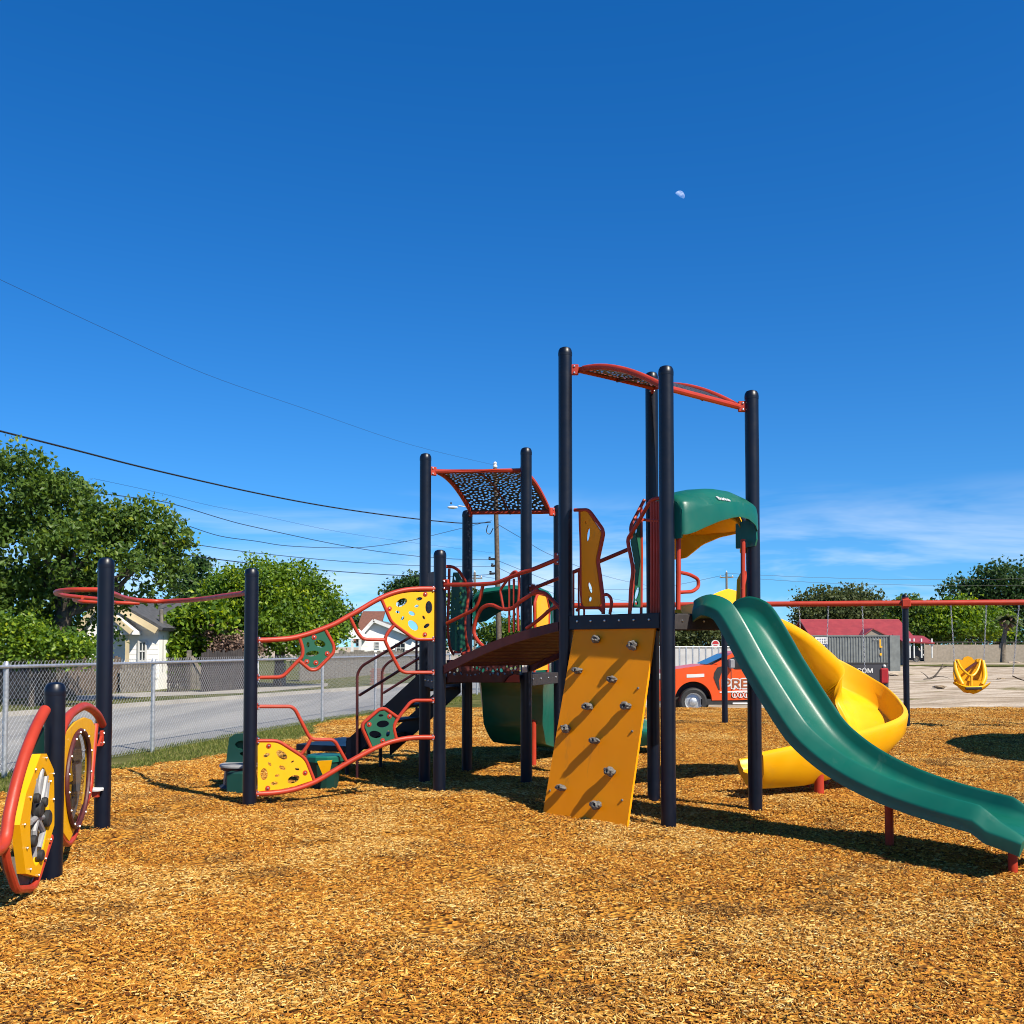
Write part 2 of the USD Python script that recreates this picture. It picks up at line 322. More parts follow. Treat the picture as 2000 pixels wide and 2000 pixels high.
# --- the ground sheets
def ground_mat(name, nodes, links):
    nodes = {k: (t, {q: ([(u, tuple(w * KA for w in c)) for u, c in v] if q == 'ramp' and k in ('r', 'gr') else v) for q, v in d.items()}) for k, (t, d) in nodes.items()}
    M[name] = usdkit.material(stage, '/World/Looks/' + name, nodes, links, surface='p.BSDF')
ground_mat('dirt', {'g': ('geometry', {}), 'n': ('noise_texture', {'scale': .35, 'detail': 8.0, 'roughness': .6}), 'n2': ('noise_texture', {'scale': 7.0, 'detail': 6.0}), 'mp': ('mapping', {'mapping_type': 'point', 'scale': (.35, 1.6, 1)}),
    'n3': ('noise_texture', {'scale': .9, 'detail': 6.0, 'distortion': .6}),
    'r': ('rgb_ramp', {'ramp': [(0, (.18, .135, .085)), (.40, (.34, .265, .185)), (.52, (.50, .41, .31)), (.62, (.62, .53, .42)), (1, (.70, .60, .49))]}),
    'gr': ('rgb_ramp', {'ramp': [(0, (.10, .095, .03)), (.5, (.17, .15, .05)), (1, (.30, .25, .11))]}),
    'k': ('rgb_ramp', {'ramp': [(0, (1, 1, 1)), (.30, (1, 1, 1)), (.40, (0, 0, 0)), (1, (0, 0, 0))]}),
    'mx': ('mix_color', {}), 'b': ('bump', {'strength': .7, 'distance': .05}), 'p': ('principled_bsdf', {'roughness': .95, 'specular_ior_level': .1})},
    [('g.position', 'n.vector'), ('g.position', 'n2.vector'), ('g.position', 'mp.vector'), ('mp.vector', 'n3.vector'), ('n3.fac', 'r.fac'), ('n2.fac', 'gr.fac'), ('n.fac', 'k.fac'), ('k.color', 'mx.fac'),
     ('r.color', 'mx.a'), ('gr.color', 'mx.b'), ('mx.result', 'p.base_color'), ('n2.fac', 'b.height'), ('b.normal', 'p.normal')])
ground_mat('turf', {'g': ('geometry', {}), 'n': ('noise_texture', {'scale': 1.3, 'detail': 8.0, 'roughness': .65}), 'n2': ('noise_texture', {'scale': 40.0, 'detail': 5.0}),
    'r': ('rgb_ramp', {'ramp': [(0, (.035, .05, .012)), (.42, (.075, .09, .02)), (.56, (.14, .14, .04)), (.68, (.25, .21, .09)), (1, (.33, .27, .13))]}), 'b': ('bump', {'strength': .9, 'distance': .03}),
    'p': ('principled_bsdf', {'roughness': .95, 'specular_ior_level': .1})},
    [('g.position', 'n.vector'), ('g.position', 'n2.vector'), ('n.fac', 'r.fac'), ('r.color', 'p.base_color'), ('n2.fac', 'b.height'), ('b.normal', 'p.normal')])
ground_mat('asphalt', {'g': ('geometry', {}), 'mp': ('mapping', {'mapping_type': 'point', 'scale': (1.2, .12, 1), 'rotation': (0, 0, -.25)}), 'n': ('noise_texture', {'scale': 1.0, 'detail': 7.0, 'roughness': .6}), 'n2': ('noise_texture', {'scale': 140.0, 'detail': 3.0}),
    'r': ('rgb_ramp', {'ramp': [(0, (.19, .19, .192)), (.42, (.25, .25, .248)), (.58, (.33, .325, .31)), (1, (.42, .405, .38))]}), 'b': ('bump', {'strength': .6, 'distance': .006}),
    'p': ('principled_bsdf', {'roughness': .9, 'specular_ior_level': .2})},
    [('g.position', 'mp.vector'), ('mp.vector', 'n.vector'), ('g.position', 'n2.vector'), ('n.fac', 'r.fac'), ('r.color', 'p.base_color'), ('n2.fac', 'b.height'), ('b.normal', 'p.normal')])
ground_mat('chip_bed', {'g': ('geometry', {}), 'mp': ('mapping', {'mapping_type': 'point', 'scale': (34, 34, 34)}), 'v': ('voronoi_texture', {'scale': 1.0, 'feature': 'f1'}), 'sep': ('separate_color', {}), 'n': ('noise_texture', {'scale': .8, 'detail': 5.0}),
    'r': ('rgb_ramp', {'ramp': [(0, (.13, .045, .008)), (.3, (.38, .15, .02)), (.65, (.58, .25, .03)), (1, (.74, .39, .07))]}), 'b': ('bump', {'strength': 1.0, 'distance': .03}),
    'p': ('principled_bsdf', {'roughness': .9, 'specular_ior_level': .1})},
    [('g.position', 'mp.vector'), ('mp.vector', 'v.vector'), ('v.color', 'sep.color'), ('sep.r', 'r.fac'), ('r.color', 'p.base_color'), ('v.distance', 'b.height'), ('b.normal', 'p.normal')])

# ------------------------------------------------------------------ terrain
fb = [G(8, 1520), G(275, 1470), G(475, 1433), G(616, 1420), G(725, 1393)]
F0 = fb[0]; fd = np.array([.225, .974, 0]); fd /= np.linalg.norm(fd); fn = np.array([-fd[1], fd[0], 0])      # along the fence, and to its left
def fence_xy(t, d=0.0): return F0 + fd * t + fn * d
edge = np.array([G(*p)[:2] for p in [(-260, 1585), (0, 1548), (220, 1506), (362, 1483), (437, 1475), (557, 1451), (633, 1417), (690, 1405), (760, 1389), (900, 1374)]])
edge = edge[np.argsort(edge[:, 1])]
def chip_x0(y): return np.interp(y, np.r_[-5, edge[:, 1], 40], np.r_[edge[0, 0], edge[:, 0], edge[-1, 0]])
LOT = -.36
def sstep(a, b, x):
    t = np.clip((x - a) / (b - a), 0, 1); return t * t * (3 - 2 * t)
def ground_z(x, y):
    x, y = np.asarray(x, float), np.asarray(y, float)
    fx = F0[0] + (y - F0[1]) * fd[0] / fd[1]
    lot = sstep(25.0, 27.6, y) * sstep(0.2, 2.2, x - fx); p = np.stack([x, y, 0 * x], -1)
    under = sstep(.4, .8, x - chip_x0(y)) * (1 - sstep(23.5, 24.8, y)) * sstep(-6, -3, y) * (1 - sstep(22, 23.5, np.abs(x)))
    return LOT * lot - .02 - .15 * under + .45 * (meshkit.fbm(p * .22 + 17, 4, 9) - .5) * lot * sstep(29, 36, y) * (1 - sstep(90, 140, y))
def chip_z(x, y):
    x, y = np.asarray(x, float), np.asarray(y, float)
    p = np.stack([x, y, 0 * x], -1)
    m = .085 * (meshkit.fbm(p * 1.25 + 40, 3, 3) - .5) + .035 * (meshkit.fbm(p * .35 + 9, 2, 5) - .5)
    rag = .35 * (meshkit.fbm(p * 1.7 + 5, 3, 8) - .5)
    for cx, cy, rx, ry, hh in ((.25, 9.0, .35, .3, .045), (.62, 8.62, .4, .3, .015), (.9, 8.35, .3, .25, .02), (-.7, 9.6, .9, .5, .07), (-.2, 10.1, .8, .5, .05), (3.2, 7.1, .7, .5, -.07), (-1.6, 8.6, .9, .6, .05), (4.6, 6.4, .9, .5, .06), (1.8, 6.9, 1.2, .6, .04), (-3.1, 8.1, .4, .3, .05), (-2.8, 6.4, .4, .3, .05), (2.9, 10.1, 1.0, .5, .05), (7.5, 12.5, 1.0, 1.5, -.05), (-3.6, 9.6, .8, .5, .05)):
        m = m + hh * np.exp(-((x - cx) / rx) ** 2 - ((y - cy) / ry) ** 2)
    inside = sstep(-.12, .16, x - chip_x0(y) + rag) * (1 - sstep(25.6, 26.6, y + .6 * rag))
    return m * inside + .012 - .22 * (1 - inside) - .25 * sstep(25.0, 26.6, y)
def sheet(xs, ys, zf):
    X, Y = np.meshgrid(xs, ys, indexing='ij'); Z = zf(X, Y); n, m = X.shape
    V = np.stack([X, Y, Z], -1).reshape(-1, 3); i = np.arange(n * m).reshape(n, m)
    a, b, c, d = i[:-1, :-1].ravel(), i[1:, :-1].ravel(), i[1:, 1:].ravel(), i[:-1, 1:].ravel()
    return trimesh.Trimesh(V, np.vstack([np.stack([a, b, c], 1), np.stack([a, c, d], 1)]), process=False)
xs = np.unique(np.r_[np.linspace(-700, -40, 14), np.linspace(-40, 45, 240), np.linspace(45, 700, 14)])
ys = np.unique(np.r_[np.linspace(-60, 0, 10), np.linspace(0, 40, 90), np.linspace(40, 150, 110), np.linspace(150, 1500, 20)])
obj(None, 'ground', sheet(xs, ys, ground_z), 'dirt', smooth=True, kind='structure')
obj(None, 'wood_chip_bed', sheet(np.arange(-8, 24, .11), np.arange(-4, 27.5, .11), chip_z), 'chip_bed', smooth=True, kind='structure')
def flat(poly, z, mat, name, thick=None, kind='structure', **k):
    if thick: m = trimesh.creation.extrude_polygon(Polygon(poly), thick, engine='earcut'); m.vertices[:, 2] += z - thick
    else:
        v, f = trimesh.creation.triangulate_polygon(Polygon(poly), engine='earcut'); v3 = np.c_[v, np.full(len(v), z)]
        m = trimesh.Trimesh(v3, f, process=False)
        if m.face_normals[:, 2].mean() < 0: m = trimesh.Trimesh(v3, f[:, ::-1], process=False)
    return obj(None, name, m, mat, kind=kind, smooth=False, **k)
def xy(*ps): return [tuple(np.asarray(p)[:2]) for p in ps]
# strip of turf along the fence, road, far kerb, far lawn
fe = [fence_xy(t, .45) for t in (-25, 90)]
flat([(fence_xy(-25, .5)[0] , fence_xy(-25, .5)[1])] + xy(fence_xy(90, .5), fence_xy(90, -2.6), fence_xy(22, -2.6), fence_xy(14, -3.0), fence_xy(-25, -3.0)), -.004, 'turf', 'grass_verge')
ka, kb = np.array([-7.2, 14.5, 0]) * H, np.array([-1.92, 27.4, 0]) * H; kd = (kb - ka) / np.linalg.norm(kb - ka); kn = np.array([-kd[1], kd[0], 0])
K = lambda t, d=0.0: ka + kd * t + kn * d
flat(xy(fence_xy(-25, .3), fence_xy(95, .3), K(60, -.02), K(-40, -.02)), 0.0, 'asphalt', 'road')
flat(xy(K(-40, -.001), K(60, -.001), K(60, .16), K(-40, .16)), .1, 'concrete', 'kerb', thick=.16)
flat(xy(K(-40, .161), K(60, .161), K(75, 70), K(-60, 120)), .092, 'turf', 'far_lawn')
# ------------------------------------------------------------------ wood chips and grass (uncountable cover)
def clump(seed, n, R, big=1.0):
    r = np.random.default_rng(seed); Vs, Fs = [], []; k = 0
    cube = np.array([[x, y, z] for x in (-1, 1) for y in (-1, 1) for z in (-1, 1)], float) * .5
    cf = np.array([[0, 1, 3], [0, 3, 2], [4, 6, 7], [4, 7, 5], [0, 4, 5], [0, 5, 1], [2, 3, 7], [2, 7, 6], [0, 2, 6], [0, 6, 4], [1, 5, 7], [1, 7, 3]])
    for i in range(n):
        L = big * r.uniform(.011, .033) * (1.7 if r.random() < .05 else 1); w = big * r.uniform(.0038, .009); t = big * r.uniform(.002, .005)
        v = cube * [L, w, t]; v[:, 1] *= np.where(v[:, 0] > 0, r.uniform(.35, 1), r.uniform(.6, 1)); v[:, 2] += r.uniform(-.12, .12) * np.abs(v[:, 0])
        a, b, c = r.uniform(0, 2 * np.pi), r.normal(0, .24), r.normal(0, .42)
        Rx = np.array([[1, 0, 0], [0, math.cos(c), -math.sin(c)], [0, math.sin(c), math.cos(c)]]); Ry = np.array([[math.cos(b), 0, math.sin(b)], [0, 1, 0], [-math.sin(b), 0, math.cos(b)]])
        Rz = np.array([[math.cos(a), -math.sin(a), 0], [math.sin(a), math.cos(a), 0], [0, 0, 1]])
        v = v @ (Rz @ Ry @ Rx).T; q = R * math.sqrt(r.random()); th = r.uniform(0, 2 * np.pi)
        v += [q * math.cos(th), q * math.sin(th), r.uniform(.0, .018) * big]
        Vs.append(v); Fs.append(cf + k); k += 8
    return trimesh.Trimesh(np.vstack(Vs), np.vstack(Fs), process=False)
def instancer(name, protos, mats, pos, rot, scl, idx, kind='stuff', label=None, cat_=None):
    p = named('/World', name); pi = UsdGeom.PointInstancer.Define(stage, p); tg = []
    for i, (m, mt) in enumerate(zip(protos, mats)):
        q = f'{p}/piece_{i:03d}' if i else f'{p}/piece'
        usdkit.mesh(stage, q, m, M[mt]); tg.append(q); per = 8
        tones(q, np.repeat(np.random.default_rng(i).random(len(m.vertices) // per), per))
    pi.CreatePrototypesRel().SetTargets([Sdf.Path(t) for t in tg])
    pi.CreatePositionsAttr(Vt.Vec3fArray.FromNumpy(np.asarray(pos, np.float32)))
    h = np.asarray(rot) / 2
    pi.CreateOrientationsAttr(Vt.QuathArray([Gf.Quath(float(math.cos(a)), 0, 0, float(math.sin(a))) for a in h]))
    pi.CreateScalesAttr(Vt.Vec3fArray.FromNumpy(np.asarray(scl, np.float32)))
    pi.CreateProtoIndicesAttr(Vt.IntArray.FromNumpy(np.asarray(idx, np.int32)))
    tagp(pi.GetPrim(), label, cat_, None, kind)
def scatter(n_per, y0, y1, side=1.15):
    area_y = rng.uniform(0, 1, int(n_per * (y1 - y0) * 2 * side * .56 * y1))
    y = y0 + (y1 - y0) * area_y; x = rng.uniform(-1, 1, len(y)) * .56 * y1
    ok = (np.abs(x) < .53 * y + .35) & (x > chip_x0(y) - .12)
    return x[ok], y[ok]
xs_, ys_, ids, sc = [], [], [], []
for d_, y0, y1, s_, ofs in ((38, 3.4, 6.5, 1.0, 0), (34, 6.5, 11, 1.0, 0), (24, 11, 17, 1.15, 0), (15, 17, 26.2, 1.35, 0)):
    x, y = scatter(d_, y0, y1); xs_.append(x); ys_.append(y); ids.append(rng.integers(0, 7, len(x))); sc.append(np.full(len(x), s_))
x, y = np.concatenate(xs_), np.concatenate(ys_); ids = np.concatenate(ids); sc = np.concatenate(sc)
dk = meshkit.fbm(np.stack([x * 2.6, y * 2.2, 0 * x], 1) + 13, 4, 12) + .10 * (meshkit.fbm(np.stack([x, y, 0 * x], 1) * .5 + 3, 2, 2) - .5) * 2 + rng.normal(0, .05, len(x)); ids = np.where(dk > .67, rng.integers(7, 10, len(x)), ids)
pl_ = meshkit.fbm(np.stack([x * .9, y * .9, 0 * x], 1) + 31, 4, 22) + rng.normal(0, .05, len(x)); ids = np.where((pl_ > .57) & (ids < 7), rng.integers(10, 13, len(x)), ids)
z = chip_z(x, y) - .004 + .004 * (ids >= 7)
instancer('wood_chips', [clump(40 + i, 210, .185) for i in range(7)] + [clump(60 + i, 110, .13, .9) for i in range(3)] + [clump(80 + i, 160, .17) for i in range(3)], ['chip_wood'] * 7 + ['chip_dark'] * 3 + ['chip_pale'] * 3, np.stack([x, y, z], 1), rng.uniform(0, 6.283, len(x)), np.stack([sc, sc, np.minimum(sc, 1.2)], 1) * rng.uniform(.9, 1.1, (len(x), 1)), ids,
          label='loose orange wood chips covering the playground floor', cat_='wood chips')
def grass_blades(P, h, w, seed):
    r = np.random.default_rng(seed); n = len(P); a = r.uniform(0, 6.283, n); d = np.stack([np.cos(a), np.sin(a), 0 * a], 1); b = r.uniform(0, 6.283, n); l = r.uniform(.1, .8, n)[:, None] * np.stack([np.cos(b), np.sin(b), 0 * b], 1)
    hh = (h * r.uniform(.4, 1.2, n))[:, None]; ww = (w * r.uniform(.7, 1.3, n))[:, None]
    mid = P + hh * .55 * (np.array([0, 0, 1]) + .35 * l); tip = P + hh * (np.array([0, 0, 1]) * .9 + l)
    V = np.stack([P - d * ww, P + d * ww, mid - d * ww * .7, mid + d * ww * .7, tip], 1).reshape(-1, 3); i = np.arange(n)[:, None] * 5
    Fc = np.concatenate([i + [0, 1, 3], i + [0, 3, 2], i + [2, 3, 4]]); return trimesh.Trimesh(V, Fc, process=False)
y = rng.uniform(6, 32, 60000); fx = F0[0] + (y - F0[1]) * fd[0] / fd[1]
x = rng.uniform(fx - .35, np.maximum(chip_x0(y) + .05, fx + .2))
dens = meshkit.fbm(np.stack([x, y, 0 * x], 1) * 1.3, 3, 2); ok = rng.random(len(x)) < sstep(.3, .6, dens) * np.clip(16 / y, .2, 1)
P_ = np.stack([x, y, np.full(len(x), -.01)], 1)[ok]
obj(None, 'grass', grass_blades(P_, .06, .005, 5), 'grass_blade', label='short patchy grass between the chain link fence and the wood chips', cat_='grass', kind='stuff', smooth=False, tone=np.repeat(rng.random(len(P_)), 5))
# ------------------------------------------------------------------ the play structure: one bolted frame
pts = dict(A=(1105, 1587), B=(1306, 1622), C=(1475.5, 1590), D=(1277, 1565), Q1=(829, 1531), Q2=(858, 1556), Q3=(912, 1508), Q4=(1028, 1533), Q5=(1092, 1510), L=(487, 1579), M=(199, 1634), N=(101, 1731))
W = {k: G(*v) for k, v in pts.items()}
W['A'] = np.array([.494, 9.425, 0]); W['O'] = np.array([-1.75, 3.17, 0]) * H
TOP = dict(A=4.31, B=3.90, C=3.90, D=4.28, Q1=3.70, Q2=2.52, Q3=3.2, Q4=3.75, Q5=3.25, L=2.275, M=2.25, N=1.30, O=.75)
PR = .0635
play = thing('play_structure', 'big playground climbing structure with navy posts, red pipes, green and yellow slides', 'play structure', (W['B'] + W['Q2']) / 2)
def post(P, top, r=PR, par=None, mat='post_paint'):
    par = par or play
    p = obj(par, 'post', tube([P + [0, 0, -.3], P + [0, 0, .8], P + [0, 0, top - .05]], r, 24), mat)
    z = top - .055
    obj(p, 'post_cap', lathe([(r + .0015, z - .03), (r + .0025, z - .01), (r + .002, z), (r * .97, z + .022), (r * .8, z + .042), (r * .45, z + .052), (0.0001, z + .055)], (P[0], P[1], 0), 24), mat)
    return p
PO = {k: post(W[k], TOP[k]) for k in W}
def up(z): return np.array([0, 0, z], float)
def unit(v): v = np.asarray(v, float); return v / np.linalg.norm(v)
def bolt(p, n, r=.011): return lathe([(r, 0), (r, .004), (r * .75, .009), (.0001, .011)], p, 8, axis=n)
def clampring(P, z, h=.09, mat='red_paint', r=PR + .007): return tube([P + up(z - h / 2), P + up(z + h / 2)], r, 22)
def lug(P, z, toward, w=.06, h=.11):
    """bracket plate bolted to a post, with two bolts"""
    d = unit((toward - P) * [1, 1, 0]); n = np.array([-d[1], d[0], 0])
    m = [bar(P + d * (PR - .015) + up(z), P + d * (PR + w) + up(z), .03, h, bev=.006)]
    b = [bolt(P + d * (PR + .012) + n * s * .015 + up(z + q * h * .32), n * s) for s in (-1, 1) for q in (-1, 1)]
    return cat(m), cat(b)
def attach(par, P, z, toward, mat='red_paint', **k):
    a, b = lug(P, z, toward, **k); q = obj(par, 'bracket', a, mat); obj(q, 'bolt', b, 'steel_bolt')

# ---- perforated roofs: straight rails a-d and b-c, arched rails a-b and d-c
def roof(ka, kb, kc, kd, za, zb, bulge, name, seed, label):
    A, B, C, D = (W[k] for k in (ka, kb, kc, kd)); ins = .085
    def S(u, v):
        u, v = np.asarray(u, float)[..., None], np.asarray(v, float)[..., None]
        p = (A * (1 - u) + B * u) * (1 - v) + (D * (1 - u) + C * u) * v
        z = za * (1 - u) + zb * u + bulge * 4 * u * (1 - u) * (1 + .25 * (.5 - u))
        return p * [1, 1, 0] + np.concatenate([0 * z, 0 * z, z], -1)
    lu, lv = np.linalg.norm(B - A), np.linalg.norm(D - A); eu, ev = ins / lu, ins / lv
    us = np.linspace(eu, 1 - eu, 16)
    par = obj(play, name, tube(np.vstack([S(us, 0 * us + ev)[::1], S(us[::-1], 0 * us + 1 - ev)]), .028, 10, closed=True), 'red_paint', label=label)
    r = np.random.default_rng(seed); poly = Polygon([(0, 0), (lu, 0), (lu, lv), (0, lv)]).buffer(-ins - .012); holes = []; pos = []
    for _ in range(9000):
        p = r.uniform((ins + .05, ins + .05), (lu - ins - .05, lv - ins - .05))
        band = meshkit.noise(np.array([p[0] * 3.2 + seed, p[1] * 2.2, 1.5]), 4)
        a, b_ = r.uniform(.014, .026), r.uniform(.0105, .0150)
        if band < .25 or any((p[0] - q[0]) ** 2 + (p[1] - q[1]) ** 2 < (.019 + .5 * (a + q[2])) ** 2 for q in pos): continue
        pos.append((p[0], p[1], a)); holes.append(ell(p[0], p[1], b_, a, r.normal(25, 28), 8))
    sheet_ = poly.difference(shapely.union_all(holes))
    # grid cuts keep the flat triangles following the bend
    v, f = [], []; base = 0; ms = []
    for s in np.linspace(0, lu, 9)[:-1]:
        g = sheet_.intersection(shapely.box(s, -1, s + lu / 8, lv + 1))
        for q in getattr(g, 'geoms', [g]):
            if q.geom_type == 'Polygon' and q.area > 1e-6: ms.append(trimesh.creation.extrude_polygon(q, .004, engine='earcut'))
    m = cat(ms); vv = np.array(m.vertices); w = S(vv[:, 0] / lu, vv[:, 1] / lv); w[:, 2] += vv[:, 2] - .004
    obj(par, 'perforated_sheet', trimesh.Trimesh(w, m.faces, process=False), 'dark_panel', smooth=False)
    cross = S(us, 0 * us + .5); cross[:, 2] -= .024
    obj(par, 'roof_rib', tube(cross, .012, 6), 'maroon_coat')
    for k, other, u_, v_ in ((ka, kb, eu, ev), (kb, ka, 1 - eu, ev), (kc, kd, 1 - eu, 1 - ev), (kd, kc, eu, 1 - ev)):
        q = S(np.array([u_]), np.array([v_]))[0]; P = W[k]
        a = bar(P + unit((q - P) * [1, 1, 0]) * .05 + up(q[2]), q, .03, .1, bev=.006)
        b = obj(par, 'bracket', a, 'red_paint'); d = unit((q - P) * [1, 1, 0]); n = np.array([-d[1], d[0], 0])
        obj(b, 'bolt', [bolt(P + d * .085 + n * s * .015 + up(q[2] + t), n * s) for s in (-1, 1) for t in (-.03, .03)], 'steel_bolt')
roof('A', 'B', 'C', 'D', 4.09, 3.69, .115, 'roof', 3, 'upper arched perforated roof with red pipe rim')
roof('Q1', 'Q3', 'Q5', 'Q4', 3.50, 3.10, .115, 'roof', 5, 'lower arched perforated roof with red pipe rim')

# ---- decks
def deck(keys, z, name='deck'):
    P = np.array([W[k][:2] for k in keys]); c = P.mean(0)
    poly = Polygon(P).buffer(-.02)
    for k in keys: poly = poly.difference(Point(W[k][:2]).buffer(PR + .012))
    m = trimesh.creation.extrude_polygon(poly, .05, engine='earcut'); m.vertices[:, 2] += z - .05
    return obj(play, name, m, 'deck_coat', smooth=False)
def skirt(par, P, Q, z, h=.13, t=.03, n=6, mat='post_paint', out=0.0):
    d = unit((Q - P) * [1, 1, 0]); nn = np.array([d[1], -d[0], 0]); nn = nn if nn @ (EYE - P) > 0 else -nn
    p, q = P + d * (PR + .004) + nn * out + up(z - h / 2), Q - d * (PR + .004) + nn * out + up(z - h / 2)
    k = obj(par, 'edge_beam', bar(p, q, t, h, bev=.004), mat)
    L = np.linalg.norm(q - p)
    obj(k, 'bolt', [bolt(p + d * L * s + nn * t / 2 + up(.01), nn, .012) for s in (np.linspace(.1, .9, n))], 'steel_bolt')
ZU, ZL = 1.81, 1.215
dk = deck('ABCD', ZU)
skirt(dk, W['A'], W['B'], ZU, out=.012); skirt(dk, W['B'], W['C'], ZU - .01, mat='deck_coat', n=4); skirt(dk, W['C'], W['D'], ZU, n=4); skirt(dk, W['D'], W['A'], ZU, n=4)
dl = deck(['Q1', 'Q2', 'Q4', 'Q5', 'Q3'], ZL)
for a, b in (('Q4', 'Q5'), ('Q5', 'Q3'), ('Q3', 'Q1'), ('Q1', 'Q2')): skirt(dl, W[a], W[b], ZL, n=4, mat='deck_coat')

# ---- climbing wall with its grips
zw = zoomed(1030, 1150, .25885)
AB = Plane(W['A'], W['B'])
tl, tr = AB.hit(*zw((372, 246))), AB.hit(*zw((960, 233)))
tl = AB.pt((tl - AB.o) @ AB.d, ZU - .115, .0); tr = AB.pt((tr - AB.o) @ AB.d, ZU - .115, .0)
n_ab = AB.n; tl, tr = tl + n_ab * .002, tr + n_ab * .002
bl = G(*zw((112, 1790)), -.06); u_ = unit(tr - tl); bl = tl + n_ab * ((bl - tl) @ n_ab) + u_ * ((bl - tl) @ u_) + up(-.06 - tl[2]); br = bl + (tr - tl)
w_ = unit((bl - tl) - u_ * ((bl - tl) @ u_)); n_ = unit(np.cross(u_, w_)); n_ = n_ if n_ @ (EYE - tl) > 0 else -n_
fr = (tl, u_, -w_, n_)
def onwall(p):
    r = ray(*zw(p)); q = EYE + r * (((tl - EYE) @ n_) / (r @ n_)) - tl; return q @ u_, q @ -w_
quad = Polygon([onwall(p) for p in ((372, 246), (960, 233), (731, 1860), (108, 1800))]).buffer(.015).buffer(-.0)
cw = obj(play, 'climbing_wall', plate(quad, .022, fr=fr, off=-.011), 'orange_board', label='tilted orange climbing wall board with small grey grips', smooth=False)
for i, (x, y, a, b, s) in enumerate([(535, 385, 1, .9, 0), (812, 430, 1.2, 1.0, 1), (395, 622, 1.3, .7, 2), (657, 690, 1.2, .75, 3), (472, 893, 1.25, .8, 4), (758, 890, 1.3, .8, 5), (310, 1062, 1.05, .9, 6), (525, 1150, 1.35, .7, 7), (640, 1383, 1.25, 1.0, 8), (274, 1502, 1.2, .75, 9), (540, 1635, 1.2, 1.0, 10)]):
    q = onwall((x, y)); c = tl + u_ * q[0] - w_ * q[1]
    m = blob((0, 0, 0), .038, 50 + i, 3, .55, (a, b, 1.0), 1.7); v = np.array(m.vertices); v[:, 2] = np.maximum(v[:, 2], -.028) + .03
    v[:, 2] *= 1.18; hole = np.hypot(v[:, 0] - .008, v[:, 1]) < .014; v[hole & (v[:, 2] > .02), 2] -= .024
    g = obj(cw, 'hand_hold', trimesh.Trimesh(c + v[:, :1] * u_ - v[:, 1:2] * w_ + v[:, 2:3] * n_, m.faces, process=False), 'stone_grip', smooth=50)
    obj(g, 'bolt', bolt(c + u_ * .008 + n_ * .045, n_, .008), 'black_rubber')
for p in ((837, 750), (792, 1075), (716, 1595), (258, 1037), (172, 1523), (905, 252), (730, 258), (558, 255), (395, 258)):
    q = onwall(p); obj(cw, 'bolt', bolt(tl + u_ * q[0] - w_ * q[1], n_, .011), 'stone_grip')
for s in (.15, .85):
    a = tl + u_ * np.linalg.norm(tr - tl) * s - n_ * .045; obj(cw, 'support_leg', bar(a + w_ * .05, a + w_ * (np.linalg.norm(bl - tl) + .12), .05, .05, up=n_), 'post_paint')

# ---- pipe climber between the short post and the left post
zc_ = zoomed(420, 1050, .28474)
LQ = Plane(W['L'], W['Q2'])
def inplane(pl, zf, ps, off=0.0): return np.array([pl.hit(*zf(p)) + pl.n * off for p in ps])
R2 = [tube(spline(inplane(LQ, zc_, ps), 5), .0255, 12) for ps in (
    [(296, 705), (400, 700), (520, 690), (620, 666), (720, 633), (820, 592), (905, 545), (1000, 492), (1100, 433), (1200, 388), (1300, 361), (1400, 352), (1520, 352)],
    [(280, 1758), (400, 1751), (500, 1737), (600, 1710), (700, 1668), (800, 1610), (900, 1550), (1000, 1495), (1100, 1443), (1200, 1403), (1300, 1380), (1400, 1371), (1515, 1371)])]
cl = obj(play, 'pipe_climber', R2[0], 'red_paint', label='wavy red pipe climber with yellow and green hole panels'); obj(cl, 'lower_rail', R2[1], 'red_paint')
for ps in ([(580, 688), (603, 762), (600, 815), (570, 845), (462, 957), (298, 960)], [(755, 628), (815, 740), (813, 790), (700, 905), (655, 910), (578, 845)], [(922, 540), (975, 650), (1012, 697), (1160, 700)],
           [(1228, 602), (1185, 650), (1162, 700), (1200, 780), (1268, 908), (1300, 925), (1512, 925)], [(1143, 425), (1206, 572), (1238, 602), (1360, 690), (1390, 698), (1515, 698)],
           [(290, 1158), (520, 1158), (550, 1180), (655, 1385), (800, 1385), (826, 1402), (908, 1548)], [(290, 1393), (430, 1393), (602, 1502), (626, 1532), (682, 1672)], [(657, 1383), (628, 1440), (588, 1490)],
           [(1072, 1445), (1010, 1310), (1014, 1275), (1125, 1177), (1165, 1172), (1252, 1232)], [(1245, 1388), (1222, 1295), (1260, 1230), (1338, 1132), (1368, 1117), (1512, 1117)]):
    obj(cl, 'pipe', tube(rounded(inplane(LQ, zc_, ps), .05), .0175, 10), 'red_paint')
